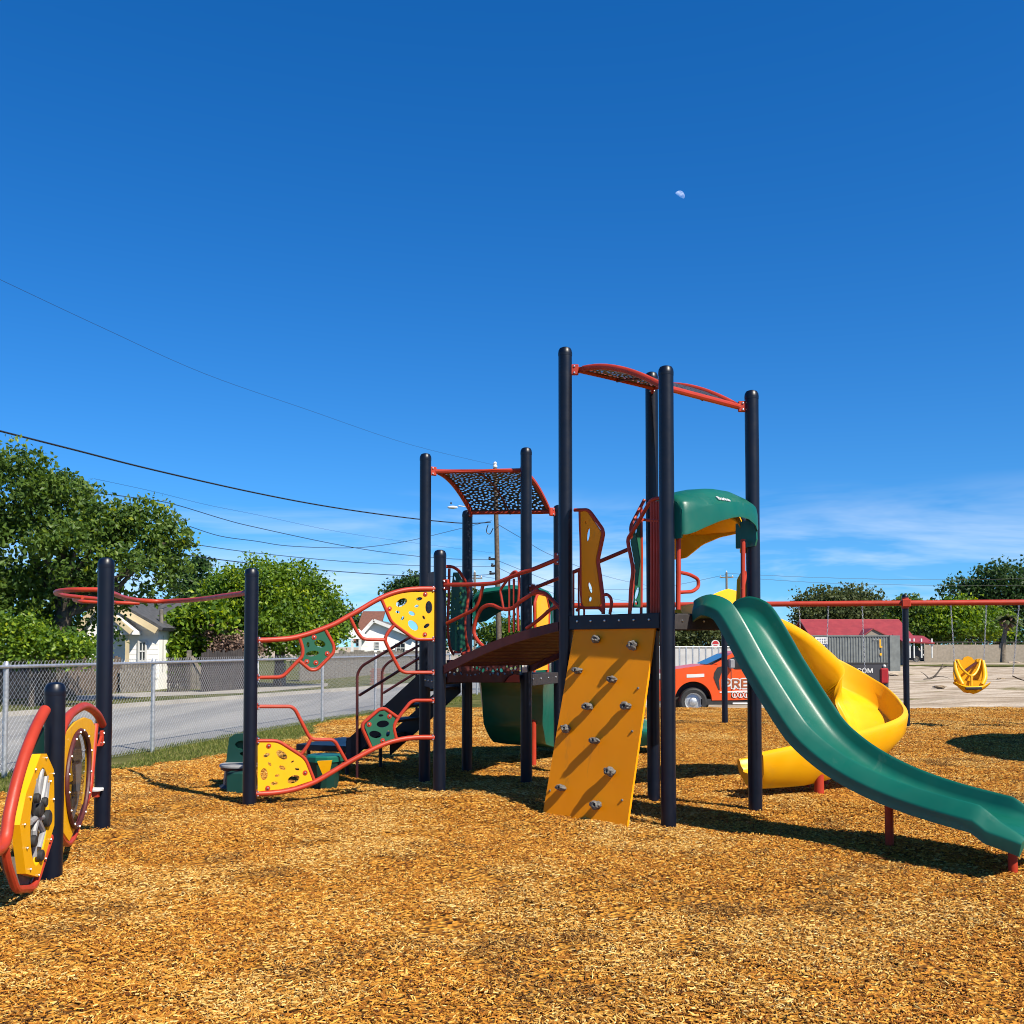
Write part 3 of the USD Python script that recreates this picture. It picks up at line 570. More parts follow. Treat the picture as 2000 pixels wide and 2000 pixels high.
def holes_panel(par, pl, zf, outline, holes, mat, off=0.0, thick=.016, name='panel', tabs=(), label=None, tabmat='red_paint'):
    P = Polygon([pl.ab(*zf(p)) for p in outline])
    if not P.is_valid: P = P.buffer(0)
    for cx, cy, rx, ry, rot in holes:
        ring = [(cx + rx * math.cos(t) * math.cos(math.radians(rot)) - ry * math.sin(t) * math.sin(math.radians(rot)), cy + rx * math.cos(t) * math.sin(math.radians(rot)) + ry * math.sin(t) * math.cos(math.radians(rot))) for t in np.linspace(0, 2 * np.pi, 16, endpoint=False)]
        P = P.difference(Polygon([pl.ab(*zf(p)) for p in ring]).buffer(0))
    q = obj(par, name, plate(P, thick, pl, off), mat, smooth=False, label=label)
    for t in tabs:
        c = pl.hit(*zf(t)) + pl.n * (off + thick / 2); k = obj(q, 'tab', lathe([(.024, -.004), (.024, .005), (.0001, .006)], c, 12, axis=pl.n), tabmat)
        obj(q, 'bolt', bolt(c + pl.n * .006, pl.n, .010), 'steel_bolt')
    return q
holes_panel(cl, LQ, zc_, [(1150, 418), (1250, 387), (1350, 374), (1512, 372), (1512, 690), (1375, 690), (1245, 600), (1212, 566)], [(1278, 445, 42, 25, -30), (1400, 420, 22, 12, -8), (1465, 478, 24, 44, 0), (1382, 470, 15, 9, -15), (1252, 510, 15, 9, 15), (1348, 520, 23, 14, 25), (1285, 553, 15, 10, -60), (1430, 548, 15, 8, 60), (1357, 602, 43, 26, 45), (1450, 605, 23, 13, -35)], 'yellow_plastic', tabs=((1440, 388), (1195, 487), (1437, 665)), label='yellow panel with oval holes')
holes_panel(cl, LQ, zc_, [(292, 1405), (432, 1405), (592, 1503), (618, 1537), (667, 1665), (560, 1700), (450, 1725), (292, 1740)], [(457, 1490, 43, 25, 38), (352, 1492, 23, 13, -28), (373, 1552, 16, 9, 50), (460, 1578, 23, 14, 25), (335, 1622, 25, 42, 0), (425, 1632, 16, 9, -12), (562, 1587, 16, 9, 20), (405, 1686, 24, 13, -8), (537, 1657, 44, 26, -25), (530, 1537, 13, 6, -35)], 'yellow_plastic', tabs=((367, 1428), (617, 1612), (360, 1718)), label='low yellow panel with oval holes')
holes_panel(cl, LQ, zc_, [(590, 698), (745, 640), (805, 742), (803, 782), (695, 888), (652, 888), (600, 838), (612, 760)], [(718, 727, 40, 24, 15), (668, 795, 46, 19, -8), (637, 735, 11, 19, 0)], 'green_board', tabs=((678, 683), (768, 795), (628, 850), (690, 858)), label='green panel with three oval holes')
holes_panel(cl, LQ, zc_, [(1082, 1438), (1027, 1300), (1028, 1282), (1130, 1192), (1160, 1187), (1235, 1240), (1217, 1290), (1232, 1388)], [(1150, 1278, 43, 24, -5), (1098, 1350, 43, 25, 10), (1137, 1220, 17, 9, 0), (1185, 1345, 13, 22, 15)], 'green_board', tabs=((1195, 1225), (1055, 1280), (1148, 1392)), label='low green panel with oval holes')
for z_ in (LQ.ab(*zc_((300, 705)))[1], LQ.ab(*zc_((300, 960)))[1], LQ.ab(*zc_((300, 1158)))[1], LQ.ab(*zc_((300, 1393)))[1], LQ.ab(*zc_((300, 1756)))[1]): attach(cl, W['L'], z_, W['Q2'], w=.02, h=.06)
for z_ in (LQ.ab(*zc_((1500, 352)))[1], LQ.ab(*zc_((1500, 697)))[1], LQ.ab(*zc_((1500, 925)))[1], LQ.ab(*zc_((1500, 1117)))[1], LQ.ab(*zc_((1500, 1371)))[1]): attach(cl, W['Q2'], z_, W['L'], w=.02, h=.06)

# ---- arched plank bridge between the two decks, with its rails
z6 = zoomed(860, 1080, .1294)
QA, QD = Plane(W['Q2'], W['A']), Plane(W['Q4'], W['D'])
def bridge_z(s): return 1.29 + .46 * s + .055 * math.sin(math.pi * s)
NB = 13; br_par = None
for i in range(NB):
    s0, s1 = (i + .06) / NB, (i + .94) / NB; pts4 = []
    e = .07 + .86 * np.array([s0, s1])
    c = [[W['Q2'] * (1 - t) + W['A'] * t, W['Q4'] * (1 - t) + W['D'] * t] for t in e]
    a = (c[0][0] + c[1][0]) / 2; b = (c[0][1] + c[1][1]) / 2; a = a + unit(b - a) * .05; b = b - unit(b - a) * .05
    zt = [bridge_z(t) for t in e]; L = np.linalg.norm((c[1][0] - c[0][0])); m = bar(a + up(sum(zt) / 2), b + up(sum(zt) / 2), L, .035, bev=.004)
    tilt = math.atan2(zt[1] - zt[0], L); ax = unit(b - a); cc = (a + b) / 2 + up(sum(zt) / 2); Rm = trimesh.transformations.rotation_matrix(-tilt, ax, cc)[:3]
    v = np.c_[np.array(m.vertices), np.ones(len(m.vertices))] @ Rm.T; alt = (v @ [0, 0, 1]).max(); m.vertices = v
    if br_par is None:
        st = []
        for p, q in (('Q2', 'A'), ('Q4', 'D')):
            tt = np.linspace(.045, .955, 14)
            ring = []
            for t in tt:
                P = W[p] * (1 - t) + W[q] * t; dd = unit(W[q] - W[p]); nn = np.array([dd[1], -dd[0], 0]) * .018
                z = bridge_z(t) + .02; ring.append([P - nn + up(z - .088), P + nn + up(z - .088), P + nn + up(z), P - nn + up(z)])
            st.append(loft(ring)); 
        br_par = obj(play, 'arched_bridge', st, 'maroon_coat', label='arched plank bridge with dark red side beams and pipe rails', smooth=30)
    obj(br_par, 'plank', m, 'maroon_coat', smooth=False)
def rail(par, pl, ps, r=.0175, name='rail', rd=.06, sm=False, off=0.0):
    P = inplane(pl, z6, ps, off); obj(par, name, tube(spline(P, 5) if sm else rounded(P, rd), r, 9), 'red_paint')
rail(br_par, QA, [(70, 480), (450, 478), (700, 468), (840, 455), (960, 410), (1100, 347), (1250, 290), (1400, 248), (1810, 78)], .021)
rail(br_par, QD, [(1320, 555), (1480, 505), (1720, 408), (1900, 332), (2330, 160), (2850, -60)], .021)
rail(br_par, QA, [(100, 1062), (400, 912), (520, 860), (600, 700), (642, 490)], rd=.12)
rail(br_par, QA, [(690, 1450), (570, 1330), (510, 1210), (520, 1080), (560, 950), (620, 845), (710, 790), (800, 790), (900, 830), (1000, 850), (1100, 825), (1200, 740), (1350, 640), (1470, 545)], .019, sm=True)
rail(br_par, QA, [(1400, 620), (1480, 590), (1570, 605), (1660, 680), (1820, 850)], .019, sm=True)
rail(br_par, QA, [(1300, 1140), (1500, 1000), (1660, 850), (1800, 790)], rd=.1)
rail(br_par, QA, [(955, 830), (905, 570), (930, 520), (1090, 300), (1140, 272), (1190, 350), (1190, 640), (1168, 800), (1180, 1180)], .014, rd=.07)
for x in (1040, 1110): rail(br_par, QA, [(x, 390), (x, 1200)], .011)
for x, y0, y1 in ((2010, 290, 1080), (2090, 260, 1060), (2170, 225, 1040)): rail(br_par, QD, [(x, y0), (x, y1)], .011)
attach(br_par, W['Q2'], QA.ab(*z6((80, 480)))[1], W['A']); attach(br_par, W['Q4'], QD.ab(*z6((1330, 552)))[1], W['D']); attach(br_par, W['A'], QA.ab(*z6((1800, 82)))[1], W['Q2'])
# riser with pebble-shaped holes under the bridge foot
R24 = Plane(W['Q2'], W['Q4']); zr = zoomed(780, 1150, .20704)
hs = [(455, 780, 12, 22, -12), (490, 755, 12, 11, 0), (530, 765, 15, 22, 8), (500, 800, 15, 17, 0), (562, 797, 11, 18, -30), (680, 738, 12, 9, 20), (713, 745, 14, 17, 10), (740, 760, 11, 13, 0), (772, 770, 16, 23, 25), (812, 752, 12, 13, 0), (865, 782, 17, 24, 0), (905, 760, 12, 10, 0), (943, 770, 18, 22, -20), (838, 805, 11, 13, 0), (910, 803, 17, 17, -20), (975, 800, 14, 13, 25), (997, 730, 15, 17, -20), (1037, 752, 19, 16, 0), (1075, 748, 14, 21, 15), (622, 812, 11, 8, 0), (655, 815, 12, 8, 0), (697, 808, 15, 9, -10), (735, 797, 9, 9, 0), (1045, 790, 12, 9, 0)]
holes_panel(play, R24, zr, [(432, 672), (1112, 660), (1112, 882), (432, 882)], hs, 'maroon_coat', off=.03, name='riser_panel', label='dark red riser panel with pebble shaped holes')
obj(play, 'corner_gusset', plate(Polygon([R24.ab(*zr(p)) for p in ((965, 880), (1000, 830), (1050, 805), (1095, 815), (1105, 880))]), .012, R24, .05), 'red_paint', smooth=False)
obj(play, 'label_sticker', plate(Polygon([R24.ab(*zr(p)) for p in ((1112, 712), (1160, 708), (1160, 785), (1112, 788))]), .002, R24, .075), 'white_paint', smooth=False)

# ---- barrier panels in pipe frames
zp = zoomed(1100, 950, .13458)
def framed(par, pl, zf, frame, outline, holes, mat, off, r=.017, label=None, extra=(), rd=.05):
    q = obj(play, 'barrier_panel', tube(rounded(inplane(pl, zf, frame, off), rd), r, 9), 'red_paint', label=label)
    for e in extra: obj(q, 'pipe', tube(rounded(inplane(pl, zf, e, off), rd), r * .85, 8), 'red_paint')
    if outline: holes_panel(q, pl, zf, outline, holes, mat, off=off, name='panel')
    return q
framed(play, AB, zp, [(100, 335), (290, 332), (335, 372), (508, 615), (520, 690), (452, 1010), (440, 1090), (462, 1210), (508, 1560), (520, 1700), (515, 1850)], [(196, 362), (262, 352), (300, 372), (490, 655), (486, 700), (420, 1010), (412, 1090), (432, 1210), (478, 1560), (482, 1700), (455, 1738), (240, 1740), (216, 1705), (205, 1200)], [(303, 695, 24, 102, 8), (330, 1468, 26, 85, -15), (330, 1633, 24, 38, 12), (270, 515, 7, 28, -5)], 'orange_board', -.06, label='tall orange barrier panel with oval holes in pipe frame',
       extra=([(178, 345), (196, 900), (200, 1500), (205, 1700), (240, 1760), (460, 1760), (512, 1820)], [(130, 1800), (190, 1748), (235, 1765)], [(520, 1572), (575, 1562), (628, 1610), (640, 1700), (612, 1850)]))
framed(play, AB, zp, [(1440, 160), (1300, 165), (1215, 195), (1010, 560), (890, 745), (885, 800), (948, 1120), (962, 1230), (930, 1450), (912, 1850)], [(985, 695), (928, 790), (990, 1130), (1000, 1220), (985, 1420), (1018, 1440), (1062, 1080), (1020, 800), (1002, 700)], [], 'green_board', -.05, label='green barrier panel in red pipe frame',
       extra=([(1440, 490), (1300, 490), (1150, 480)],) + tuple([(x, 210), (x + 6, 1000), (x, 1850)] for x in (1228, 1268, 1310, 1350)))
AD = Plane(W['A'], W['D'])
framed(play, AD, zp, [(1210, 190), (1005, 580), (1035, 800), (1098, 1010), (1092, 1110), (1045, 1420), (1000, 1850)], [(1092, 492), (1142, 492), (1150, 1000), (1146, 1760), (1050, 1760), (1072, 1450), (1110, 1090), (1100, 980), (1042, 760), (1035, 590)], [(1090, 645, 14, 44, 8), (1072, 775, 14, 42, -18), (1092, 878, 14, 36, -10), (1100, 1550, 28, 98, 14), (1088, 1688, 22, 38, -18)], 'green_board', -.03, label='narrow green barrier panel with oval holes', extra=([(1165, 300), (1170, 1000), (1165, 1850)], [(1090, 480), (1220, 478)]))
zq = z6
framed(play, R24, zq, [(60, 205), (180, 200), (240, 212), (320, 262), (450, 480), (465, 600), (440, 800), (405, 960), (412, 1200), (440, 1400), (470, 1440), (465, 1500), (360, 1525)], [(240, 290), (300, 290), (400, 470), (430, 620), (420, 800), (392, 900), (395, 1200), (418, 1460), (340, 1490), (215, 1470), (190, 1300), (205, 800), (215, 500)], [(258, 380, 16, 38, -10), (340, 610, 24, 28, 0), (400, 600, 14, 24, 0), (262, 690, 16, 22, 0), (320, 660, 14, 20, 0), (340, 750, 24, 26, 0), (372, 690, 10, 22, 0), (250, 840, 12, 36, -25), (350, 840, 14, 20, 0), (290, 1060, 26, 34, 10), (305, 1140, 16, 34, 0), (375, 1060, 10, 30, 0), (285, 1200, 8, 38, -15), (300, 1280, 8, 42, 5), (375, 1170, 9, 22, 0)], 'green_board', -.04, label='narrow green barrier panel dotted with holes',
       extra=([(175, 230), (165, 700), (150, 1000), (160, 1250), (180, 1420), (215, 1500), (240, 1530)], [(250, 1500), (340, 1500), (350, 1440)], [(470, 560), (440, 870)]))
Q45 = Plane(W['Q4'], W['Q5'])
framed(play, Q45, zq, [(1415, 1800), (1425, 1200), (1420, 760), (1468, 610), (1590, 640), (1640, 850), (1632, 1200), (1620, 1800)], [(1436, 1770), (1450, 1000), (1445, 740), (1478, 630), (1585, 655), (1625, 850), (1620, 1200), (1612, 1765)], [(1580, 920, 12, 60, 12), (1580, 1600, 14, 60, 12), (1590, 1420, 6, 26, 0)], 'yellow_plastic', 0.0, label='yellow barrier panel beside the lower deck')
obj(play, 'barrier_panel', plate(Polygon([Plane(W['Q1'], W['Q2']).ab(*zoomed(780, 850, .20704)(p)) for p in ((275, 1300), (340, 1285), (340, 2230), (275, 2230))]), .02, Plane(W['Q1'], W['Q2'])), 'old_wood', label='brown barrier panel seen edge on', smooth=False)
# ---- slide hoods
def hood(ka, kb, mat, top, low, label, out_ref, of=.13, ob=-.24, cheek=2.44):
    """top and low: (s, z) outlines of the crown and of the front arch between two posts"""
    A, B = W[ka], W[kb]; d = unit(B - A); L = np.linalg.norm(B - A); n = np.array([d[1], -d[0], 0]); n = n if n @ (np.asarray(out_ref) - A) > 0 else -n
    a0, a1 = PR + .012, L - PR - .012; rings = []
    for s in np.r_[0, .006, .02, .045, np.linspace(.08, .92, 22), .955, .98, .994, 1]:
        a = a0 + (a1 - a0) * s; e = min(1, min(s, 1 - s) / .08); e = math.sqrt(max(0, 1 - (1 - e) ** 2)); k = math.sin(math.pi * s)
        zt = float(np.interp(s, *zip(*top))); zb = float(np.interp(s, *zip(*low))); zt = zt - .07 * (1 - e); f = of * (.72 + .28 * e) + .05 * k; bk = ob * (.8 + .2 * e)
        cr = .03 + .035 * k; th = .02; zl = max(zb, zt - .34)
        o_ = [(bk, zt - .05), (bk * .75, zt - .012), (bk * .35, zt), (0, zt - .012), (f * .30, zt - cr * .9), (f * .42, zt - cr * 1.25), (f * .70, zt - cr * 1.9), (f * .90, zt - cr * 2.7), (f, (zt + zb) / 2), (f * 1.03, zb + .02), (f * 1.01, zb)]
        i_ = [(f * .90, zb + .003), (f * .86, (zt + zb) / 2 - .01), (f * .74, zt - cr * 2.8 - th), (f * .2, zt - cr - .025), (bk * .4, zt - .03), (bk * .9, zt - .07)]
        rings.append([A + d * a + n * o + up(z) for o, z in o_ + i_])
    R = np.array(rings); h = obj(play, 'slide_hood', loft(R), mat, label=label, smooth=40)
    for a, zt in ((a0 + .012, top[0][1]), (a1 - .012, top[-1][1])):
        poly = Polygon([(ob * .45, cheek), (of * .6, cheek + .01), (of * .72, cheek + .06), (of * .68, zt - .16), (of * .3, zt - .10), (0, zt - .08), (ob * .45, zt - .10)]).buffer(.012)
        obj(h, 'cheek', plate(poly, .022, fr=(A + d * a, n, np.array([0, 0, 1.0]), d)), mat, smooth=False)
    return h, A, d, n, L
zh = zoomed(1050, 660, .2588)
def outline(ka, kb, off, ps):
    A, B = W[ka], W[kb]; dd = unit(B - A); nn = np.array([dd[1], -dd[0], 0]); nn = nn if nn @ (EYE - A) > 0 else -nn
    pl = Plane(A + nn * off, B + nn * off); q = [pl.ab(*zh(p)) for p in ps]; w0, w1 = PR + .012, pl.L - PR - .012
    return [((a - w0) / (w1 - w0), z) for a, z in q]
hood_top = outline('B', 'C', -.06, [(1020, 1175), (1055, 1160), (1150, 1142), (1280, 1135), (1400, 1155), (1500, 1200), (1600, 1250), (1655, 1308), (1670, 1345)])
hood_low = outline('B', 'C', .14, [(1020, 1462), (1055, 1470), (1135, 1483), (1190, 1462), (1250, 1430), (1350, 1385), (1440, 1360), (1500, 1352), (1580, 1370), (1640, 1410), (1660, 1450)])
hd, hA, hdv, hn, hL = hood('B', 'C', 'green_plastic', hood_top, hood_low, 'green moulded hood over the straight slide entrance', EYE)
# maker's plate: pale raised lettering on the crown of the hood
t_ = meshkit.text_mesh('Burke', .045, .006, bold=True); t_.apply_translation([-t_.centroid[0], 0, 0])
tn = unit(hn * .62 + up(.78)); tu = unit(np.cross(tn, hdv)); tu = tu if tu[2] > 0 else -tu; td = unit(hdv - up(.16)); tu = unit(np.cross(tn, td)); tu = tu if tu[2] > 0 else -tu
v = np.array(t_.vertices); hm = UsdGeom.Mesh(stage.GetPrimAtPath(hd)); hm = trimesh.Trimesh(np.array(hm.GetPointsAttr().Get()) + ORIG[hd], np.array(hm.GetFaceVertexIndicesAttr().Get()).reshape(-1, 3), process=False)
rr0 = unit(ray(*zoomed(1360, 940, .07246)((715, 490)))); hit, _, fi = hm.ray.intersects_location([EYE], [rr0]); k0 = int(np.argmin(np.linalg.norm(hit - EYE, axis=1))); tn = hm.face_normals[fi[k0]]; tn = tn if tn @ rr0 < 0 else -tn
td = unit(hdv - tn * (hdv @ tn) - up(.10)); tu = unit(np.cross(tn, td)); tu = tu if tu[2] > 0 else -tu; pA = hit[k0] + tn * .002 - tu * .022
obj(hd, 'maker_lettering', trimesh.Trimesh(pA + v[:, :1] * td + v[:, 1:2] * tu + v[:, 2:3] * tn, t_.faces, process=False), 'white_paint', smooth=False)
yt_ = [(0, 2.74), (.15, 2.80), (.5, 2.84), (.85, 2.80), (1, 2.74)]; yl_ = [(0, 2.40), (.12, 2.42), (.3, 2.54), (.5, 2.60), (.7, 2.62), (.9, 2.57), (1, 2.45)]
hood('D', 'C', 'yellow_plastic', yt_, yl_, 'yellow moulded hood over the spiral slide entrance', W['C'] + W['D'] - W['B'], of=.3, ob=-.12, cheek=2.40)
hood('Q3', 'Q5', 'green_plastic', [(s, z - .565) for s, z in yt_], [(s, z - .58) for s, z in yl_], 'green moulded hood over the rear slide entrance', (W['Q3'] + W['Q5']) / 2 + [0, 5, 0], of=.3, ob=-.12, cheek=1.78)

# ---- slides
def chute(path, half, wall_l, wall_r, skirt_, flange=.085, bank=0.0, floor_flat=.7, caps=True, drop=.02, sk_=0.0, und=.95, wall_in=.075):
    """trough along a path: path is n x 3 at the bed; left and right wall heights per station"""
    P = np.asarray(path, float); m = len(P); T = np.gradient(P, axis=0); T /= np.linalg.norm(T, axis=1, keepdims=True)
    val = lambda q: np.interp(np.linspace(0, 1, m), np.linspace(0, 1, len(np.atleast_1d(q))), np.atleast_1d(q)) if np.ndim(q) else np.full(m, q)
    hf, wl, wr, sk, bk, fl_ = val(half), val(wall_l), val(wall_r), val(skirt_), val(bank), val(flange); rings = []
    for i in range(m):
        t = T[i]; s = np.cross(t, [0, 0, 1.0]); s /= np.linalg.norm(s); u = np.cross(s, t)
        if bk[i]: s, u = s * math.cos(bk[i]) + u * math.sin(bk[i]), u * math.cos(bk[i]) - s * math.sin(bk[i])
        h, a, b, k, f = hf[i], wl[i], wr[i], sk[i], fl_[i]
        g, q = min(drop, a * .9), min(drop, b * .9)
        prof = [(-h * und, -k), (-h - f + .02, min(a - g - .055 - sk_, a * .4 - k * .5 - sk_)), (-h - f + .002, a - g - .05 - sk_), (-h - f, a - g - .018), (-h - f * .93, a - g), (-h - f * .5, a - g * .45), (-h - .022, a - .004), (-h - .004, a + .003), (-h + .014, a - .014), (-h + wall_in * .4, a * .5), (-h + wall_in, .032), (-h * floor_flat, .004), (-h * .3, 0), (0, .003), (h * .3, 0), (h * floor_flat, .004), (h - wall_in, .032), (h - wall_in * .4, b * .5), (h - .014, b - .014), (h + .004, b + .003), (h + .022, b - .004), (h + f * .5, b - q * .45), (h + f * .93, b - q), (h + f, b - q - .018), (h + f - .002, b - q - .05 - sk_), (h + f - .02, min(b - q - .055 - sk_, b * .4 - k * .5 - sk_)), (h * und, -k), (h * .45, -k), (-h * .45, -k)]
        rings.append([P[i] + s * x + u * z for x, z in prof])
    R = np.array(rings); ms = [loft(R)]
    if caps:
        for r_, q in ((R[0], 0), (R[-1], -1)):
            t = T[q]; s = unit(np.cross(t, [0, 0, 1.0])); u = np.cross(s, t); r2 = np.stack([(r_ - P[q]) @ s, (r_ - P[q]) @ u], 1)
            try: ms.append(cap_ring(r2, r_, q == 0))
            except Exception: pass
    mm = cat(ms); mm.merge_vertices(); return mm
bc = (W['B'] + W['C']) / 2; ed = unit(W['C'] - W['B']); so = np.array([ed[1], -ed[0], 0]); so = so if so @ (EYE - bc) > 0 else -so
prof = [(.03, 1.80), (.16, 1.80), (.28, 1.745), (.4, 1.615), (.6, 1.34), (.8, 1.07), (1.0, .825), (1.2, .665), (1.4, .55), (1.6, .47), (1.8, .41), (2.0, .365), (2.2, .335), (2.4, .31), (2.55, .285), (2.72, .245)]
sp_ = spline([bc + so * t + up(z) for t, z in prof], 5); n_s = len(sp_)
tt = np.linspace(0, 1, 14)
wall = [.12, .17, .19, .17, .15, .145, .14, .145, .15, .15, .15, .15, .145, .14, .07, .02]
ss = obj(play, 'straight_slide', chute(sp_, [.275] * 12 + [.28, .30], wall, wall, .03, flange=[.05, .1, .105, .105, .105, .1, .1, .1, .1, .1, .1, .1, .09, .05], drop=.085, sk_=.045, wall_in=.04), 'green_plastic', label='straight dark green slide running down to the right', smooth=50)
for a in (1.62, 2.52):
    z = np.interp(a, [q[0] for q in prof], [q[1] for q in prof]); p = bc + so * a
    k = obj(ss, 'support_leg', tube([p + up(-.2), p + up(z - .03)], .032, 14), 'red_paint')
    obj(k, 'mounting_plate', bar(p - ed * .16 + up(z - .045), p + ed * .16 + up(z - .045), .09, .02), 'red_paint')
# handles either side of the slide entrance
BC = Plane(W['B'], W['C']); zb_ = zoomed(1050, 660, .2588)
hb = obj(play, 'entrance_handrail', tube(inplane(BC, zb_, [(1063, 1510), (1063, 1800), (1060, 2050)]), .021, 10), 'red_paint', label='red entrance handrail with looped grip beside the straight slide')
obj(hb, 'loop_grip', tube(rounded(inplane(BC, zb_, [(1065, 1768), (1150, 1785), (1212, 1820), (1215, 1880), (1170, 1915), (1065, 1920)]), .06), .016, 9), 'red_paint')
hb = obj(play, 'entrance_handrail', tube(inplane(BC, zb_, [(1550, 1520), (1550, 1800), (1548, 2030)]), .021, 10), 'red_paint', label='red entrance handrail close to the right rear of the slide')
obj(hb, 'loop_grip', tube(rounded(inplane(BC, zb_, [(1548, 1750), (1568, 1775), (1562, 1830), (1545, 1900)]), .04), .016, 9), 'red_paint')

# ---- yellow spiral slide
SP = [(1.19, 6.42, 1.18), (1.36, 6.62, 1.18), (1.60, 6.90, 1.16), (1.86, 7.20, 1.07), (2.10, 7.47, .93), (2.31, 7.64, .78), (2.50, 7.60, .62), (2.58, 7.38, .46), (2.52, 7.12, .37), (2.34, 6.92, .305), (2.10, 6.79, .25), (1.84, 6.70, .205), (1.54, 6.63, .175)]
sp2 = spline([np.array(p) * H for p in SP], 6)
hs_l = [.10, .16, .36, .42, .42, .35, .25, .23, .25, .27, .28, .28, .24]; hs_r = [.10, .08, .06, .06, .06, .06, .05, .05, .06, .09, .12, .14, .12]
spl = obj(play, 'spiral_slide', chute(sp2, [.25, .25, .26, .29, .32, .33, .31, .28, .26, .25, .25, .25, .25], hs_l, hs_r, [.06, .08, .12, .18, .24, .24, .18, .1, .1, .12, .14, .15, .12], flange=.05, und=.62), 'yellow_plastic', label='yellow spiral slide curling round behind the green slide', smooth=50)
for (x, y, z, r, mt) in ((1600, 1566, .20, .048, 'red_paint'), (1578, 1548, .26, .03, 'red_paint')):
    p = G(x, y); obj(spl, 'support_leg', tube([p + up(-.2), p + up(z + .2)], r, 16), mt)
p = np.array([2.2, 7.25, 0]) * H; obj(spl, 'support_leg', tube([p + up(-.2), p + up(1.0)], .045, 16), 'red_paint')
# pointed cheek plates of the spiral's entrance
for sgn, k in ((-1, 'D'), (1, 'C')):
    q = W[k] + unit((W['C'] + W['D']) / 2 - W[k]) * .13; CD = Plane(W['D'], W['C']); a = (q - CD.o) @ CD.d
    obj(spl, 'entrance_cheek', plate(Polygon([(a - .07, ZU), (a + .07, ZU), (a + .05, ZU + .34), (a, ZU + .42), (a - .05, ZU + .34)]), .03, CD, -.03), 'yellow_plastic', smooth=False)
# ---- rear curved slide: dark hollow underside seen below the lower deck
RS = [(0, 8.17, .79), (.005, 8.40, .78), (.03, 8.70, .68), (.12, 9.05, .54), (.33, 9.38, .40), (.65, 9.58, .29), (1.0, 9.62, .21), (1.35, 9.58, .17)]
rs = obj(play, 'rear_slide', chute(spline([np.array(p) * H for p in RS], 6), .40, [.25, .35, .4, .42, .4, .34, .26, .12], [.25, .25, .2, .18, .16, .14, .12, .08], [.10, .3, .55, .62, .5, .34, .22, .08], flange=.06), 'green_plastic', label='dark green curved slide behind and below the lower deck', smooth=50)
p = G(1042, 1498); obj(rs, 'support_leg', tube([p + up(-.2), p + up(.7)], .035, 14), 'red_paint')

# ---- stairs up to the lower deck
e_ = unit(np.array([-.93, .36, 0])); S1 = Plane(W['Q1'], W['Q1'] + e_); S2 = Plane(W['Q3'], W['Q3'] + e_)
side_ = W['Q3'] - W['Q1']; RUN = .95; NS = 4
stair = None
rings_all = []
for k, pl in (('Q1', S1), ('Q3', S2)):
    sd_ = 1 if k == 'Q1' else -1; n2 = unit(side_) * .02
    R_ = []
    for t in (0, 1):
        a = .07 + RUN * t; zt = ZL + .02 - (ZL - .42) * t; c = W[k] + unit(side_) * sd_ * .05 + e_ * a
        R_.append([c - n2 + up(zt - .27), c + n2 + up(zt - .27), c + n2 + up(zt), c - n2 + up(zt)])
    rings_all.append(cat([loft(R_), trimesh.Trimesh(np.array(R_[1]), [[0, 1, 2], [0, 2, 3]], process=False)]))
stair = obj(play, 'stairs', rings_all[0], 'post_paint', label='dark stair flight with hand rails on the left of the lower deck', smooth=False); obj(stair, 'far_stringer', rings_all[1], 'post_paint', smooth=False)
for i in range(NS):
    a = .07 + RUN * (i + .6) / NS; z = ZL - (ZL - .40) * (i + 1) / (NS + .3)
    p, q = W['Q1'] + unit(side_) * .08 + e_ * a + up(z), W['Q3'] - unit(side_) * .08 + e_ * a + up(z)
    obj(stair, 'tread', bar(p, q, .24, .03), 'deck_coat', smooth=False)
z0 = .37; c = (W['Q1'] + W['Q3']) / 2 + e_ * (RUN + .40)
ts = obj(stair, 'bottom_step', box(c + up(z0 - .03), (.72, np.linalg.norm(side_) * .9, .07), bev=.006, axes=[e_, unit(side_), [0, 0, 1]]), 'post_paint', smooth=False)
for s1 in (-1, 1):
    for s2 in (-.26, .26): q = c + unit(side_) * s1 * .4 + e_ * s2; obj(ts, 'step_leg', tube([q + up(-.2), q + up(z0 - .06)], .022, 10), 'post_paint')
for pl, ps in ((S1, [(975, 1720), (975, 935), (1005, 882), (1330, 688), (1500, 590)]), (S1, [(990, 1082), (1180, 965), (1500, 765)]), (S2, [(1135, 1620), (1146, 905), (1185, 858), (1420, 730), (1560, 655)]), (S2, [(1155, 1066), (1390, 920), (1560, 815)]), (S2, [(1382, 640), (1382, 1300)])):
    obj(stair, 'hand_rail', tube(rounded(inplane(pl, zc_, ps), .1), .0165, 9), 'maroon_coat')

# ---- overhead loop of bent pipe between the two left posts
z1 = zoomed(0, 800, .2588); hz = 1.335 * H
def flat_at(p, z=hz): return G(*z1(p), z)
lp = obj(play, 'overhead_loop', tube(spline([W['L'] + up(hz), flat_at((1700, 1405)), flat_at((1500, 1432)), flat_at((1250, 1447)), flat_at((1050, 1440)), flat_at((930, 1418)), flat_at((862, 1392)), flat_at((800, 1378)), W['M'] * 1.1 + up(hz), W['M'] * 1.04 + up(hz), W['M'] * 1.005 + up(hz)], 5), .026, 12), 'red_paint', label='red overhead loop of bent pipe between the two left posts')
obj(lp, 'pipe', tube(spline([flat_at((862, 1455)), flat_at((740, 1430)), flat_at((600, 1416)), flat_at((470, 1400)), flat_at((420, 1384)), flat_at((450, 1368)), flat_at((560, 1360)), flat_at((700, 1359)), flat_at((800, 1359)), W['M'] * 1.09 + up(hz), W['M'] * 1.03 + up(hz), W['M'] * 1.004 + up(hz)], 5), .022, 12), 'red_paint')
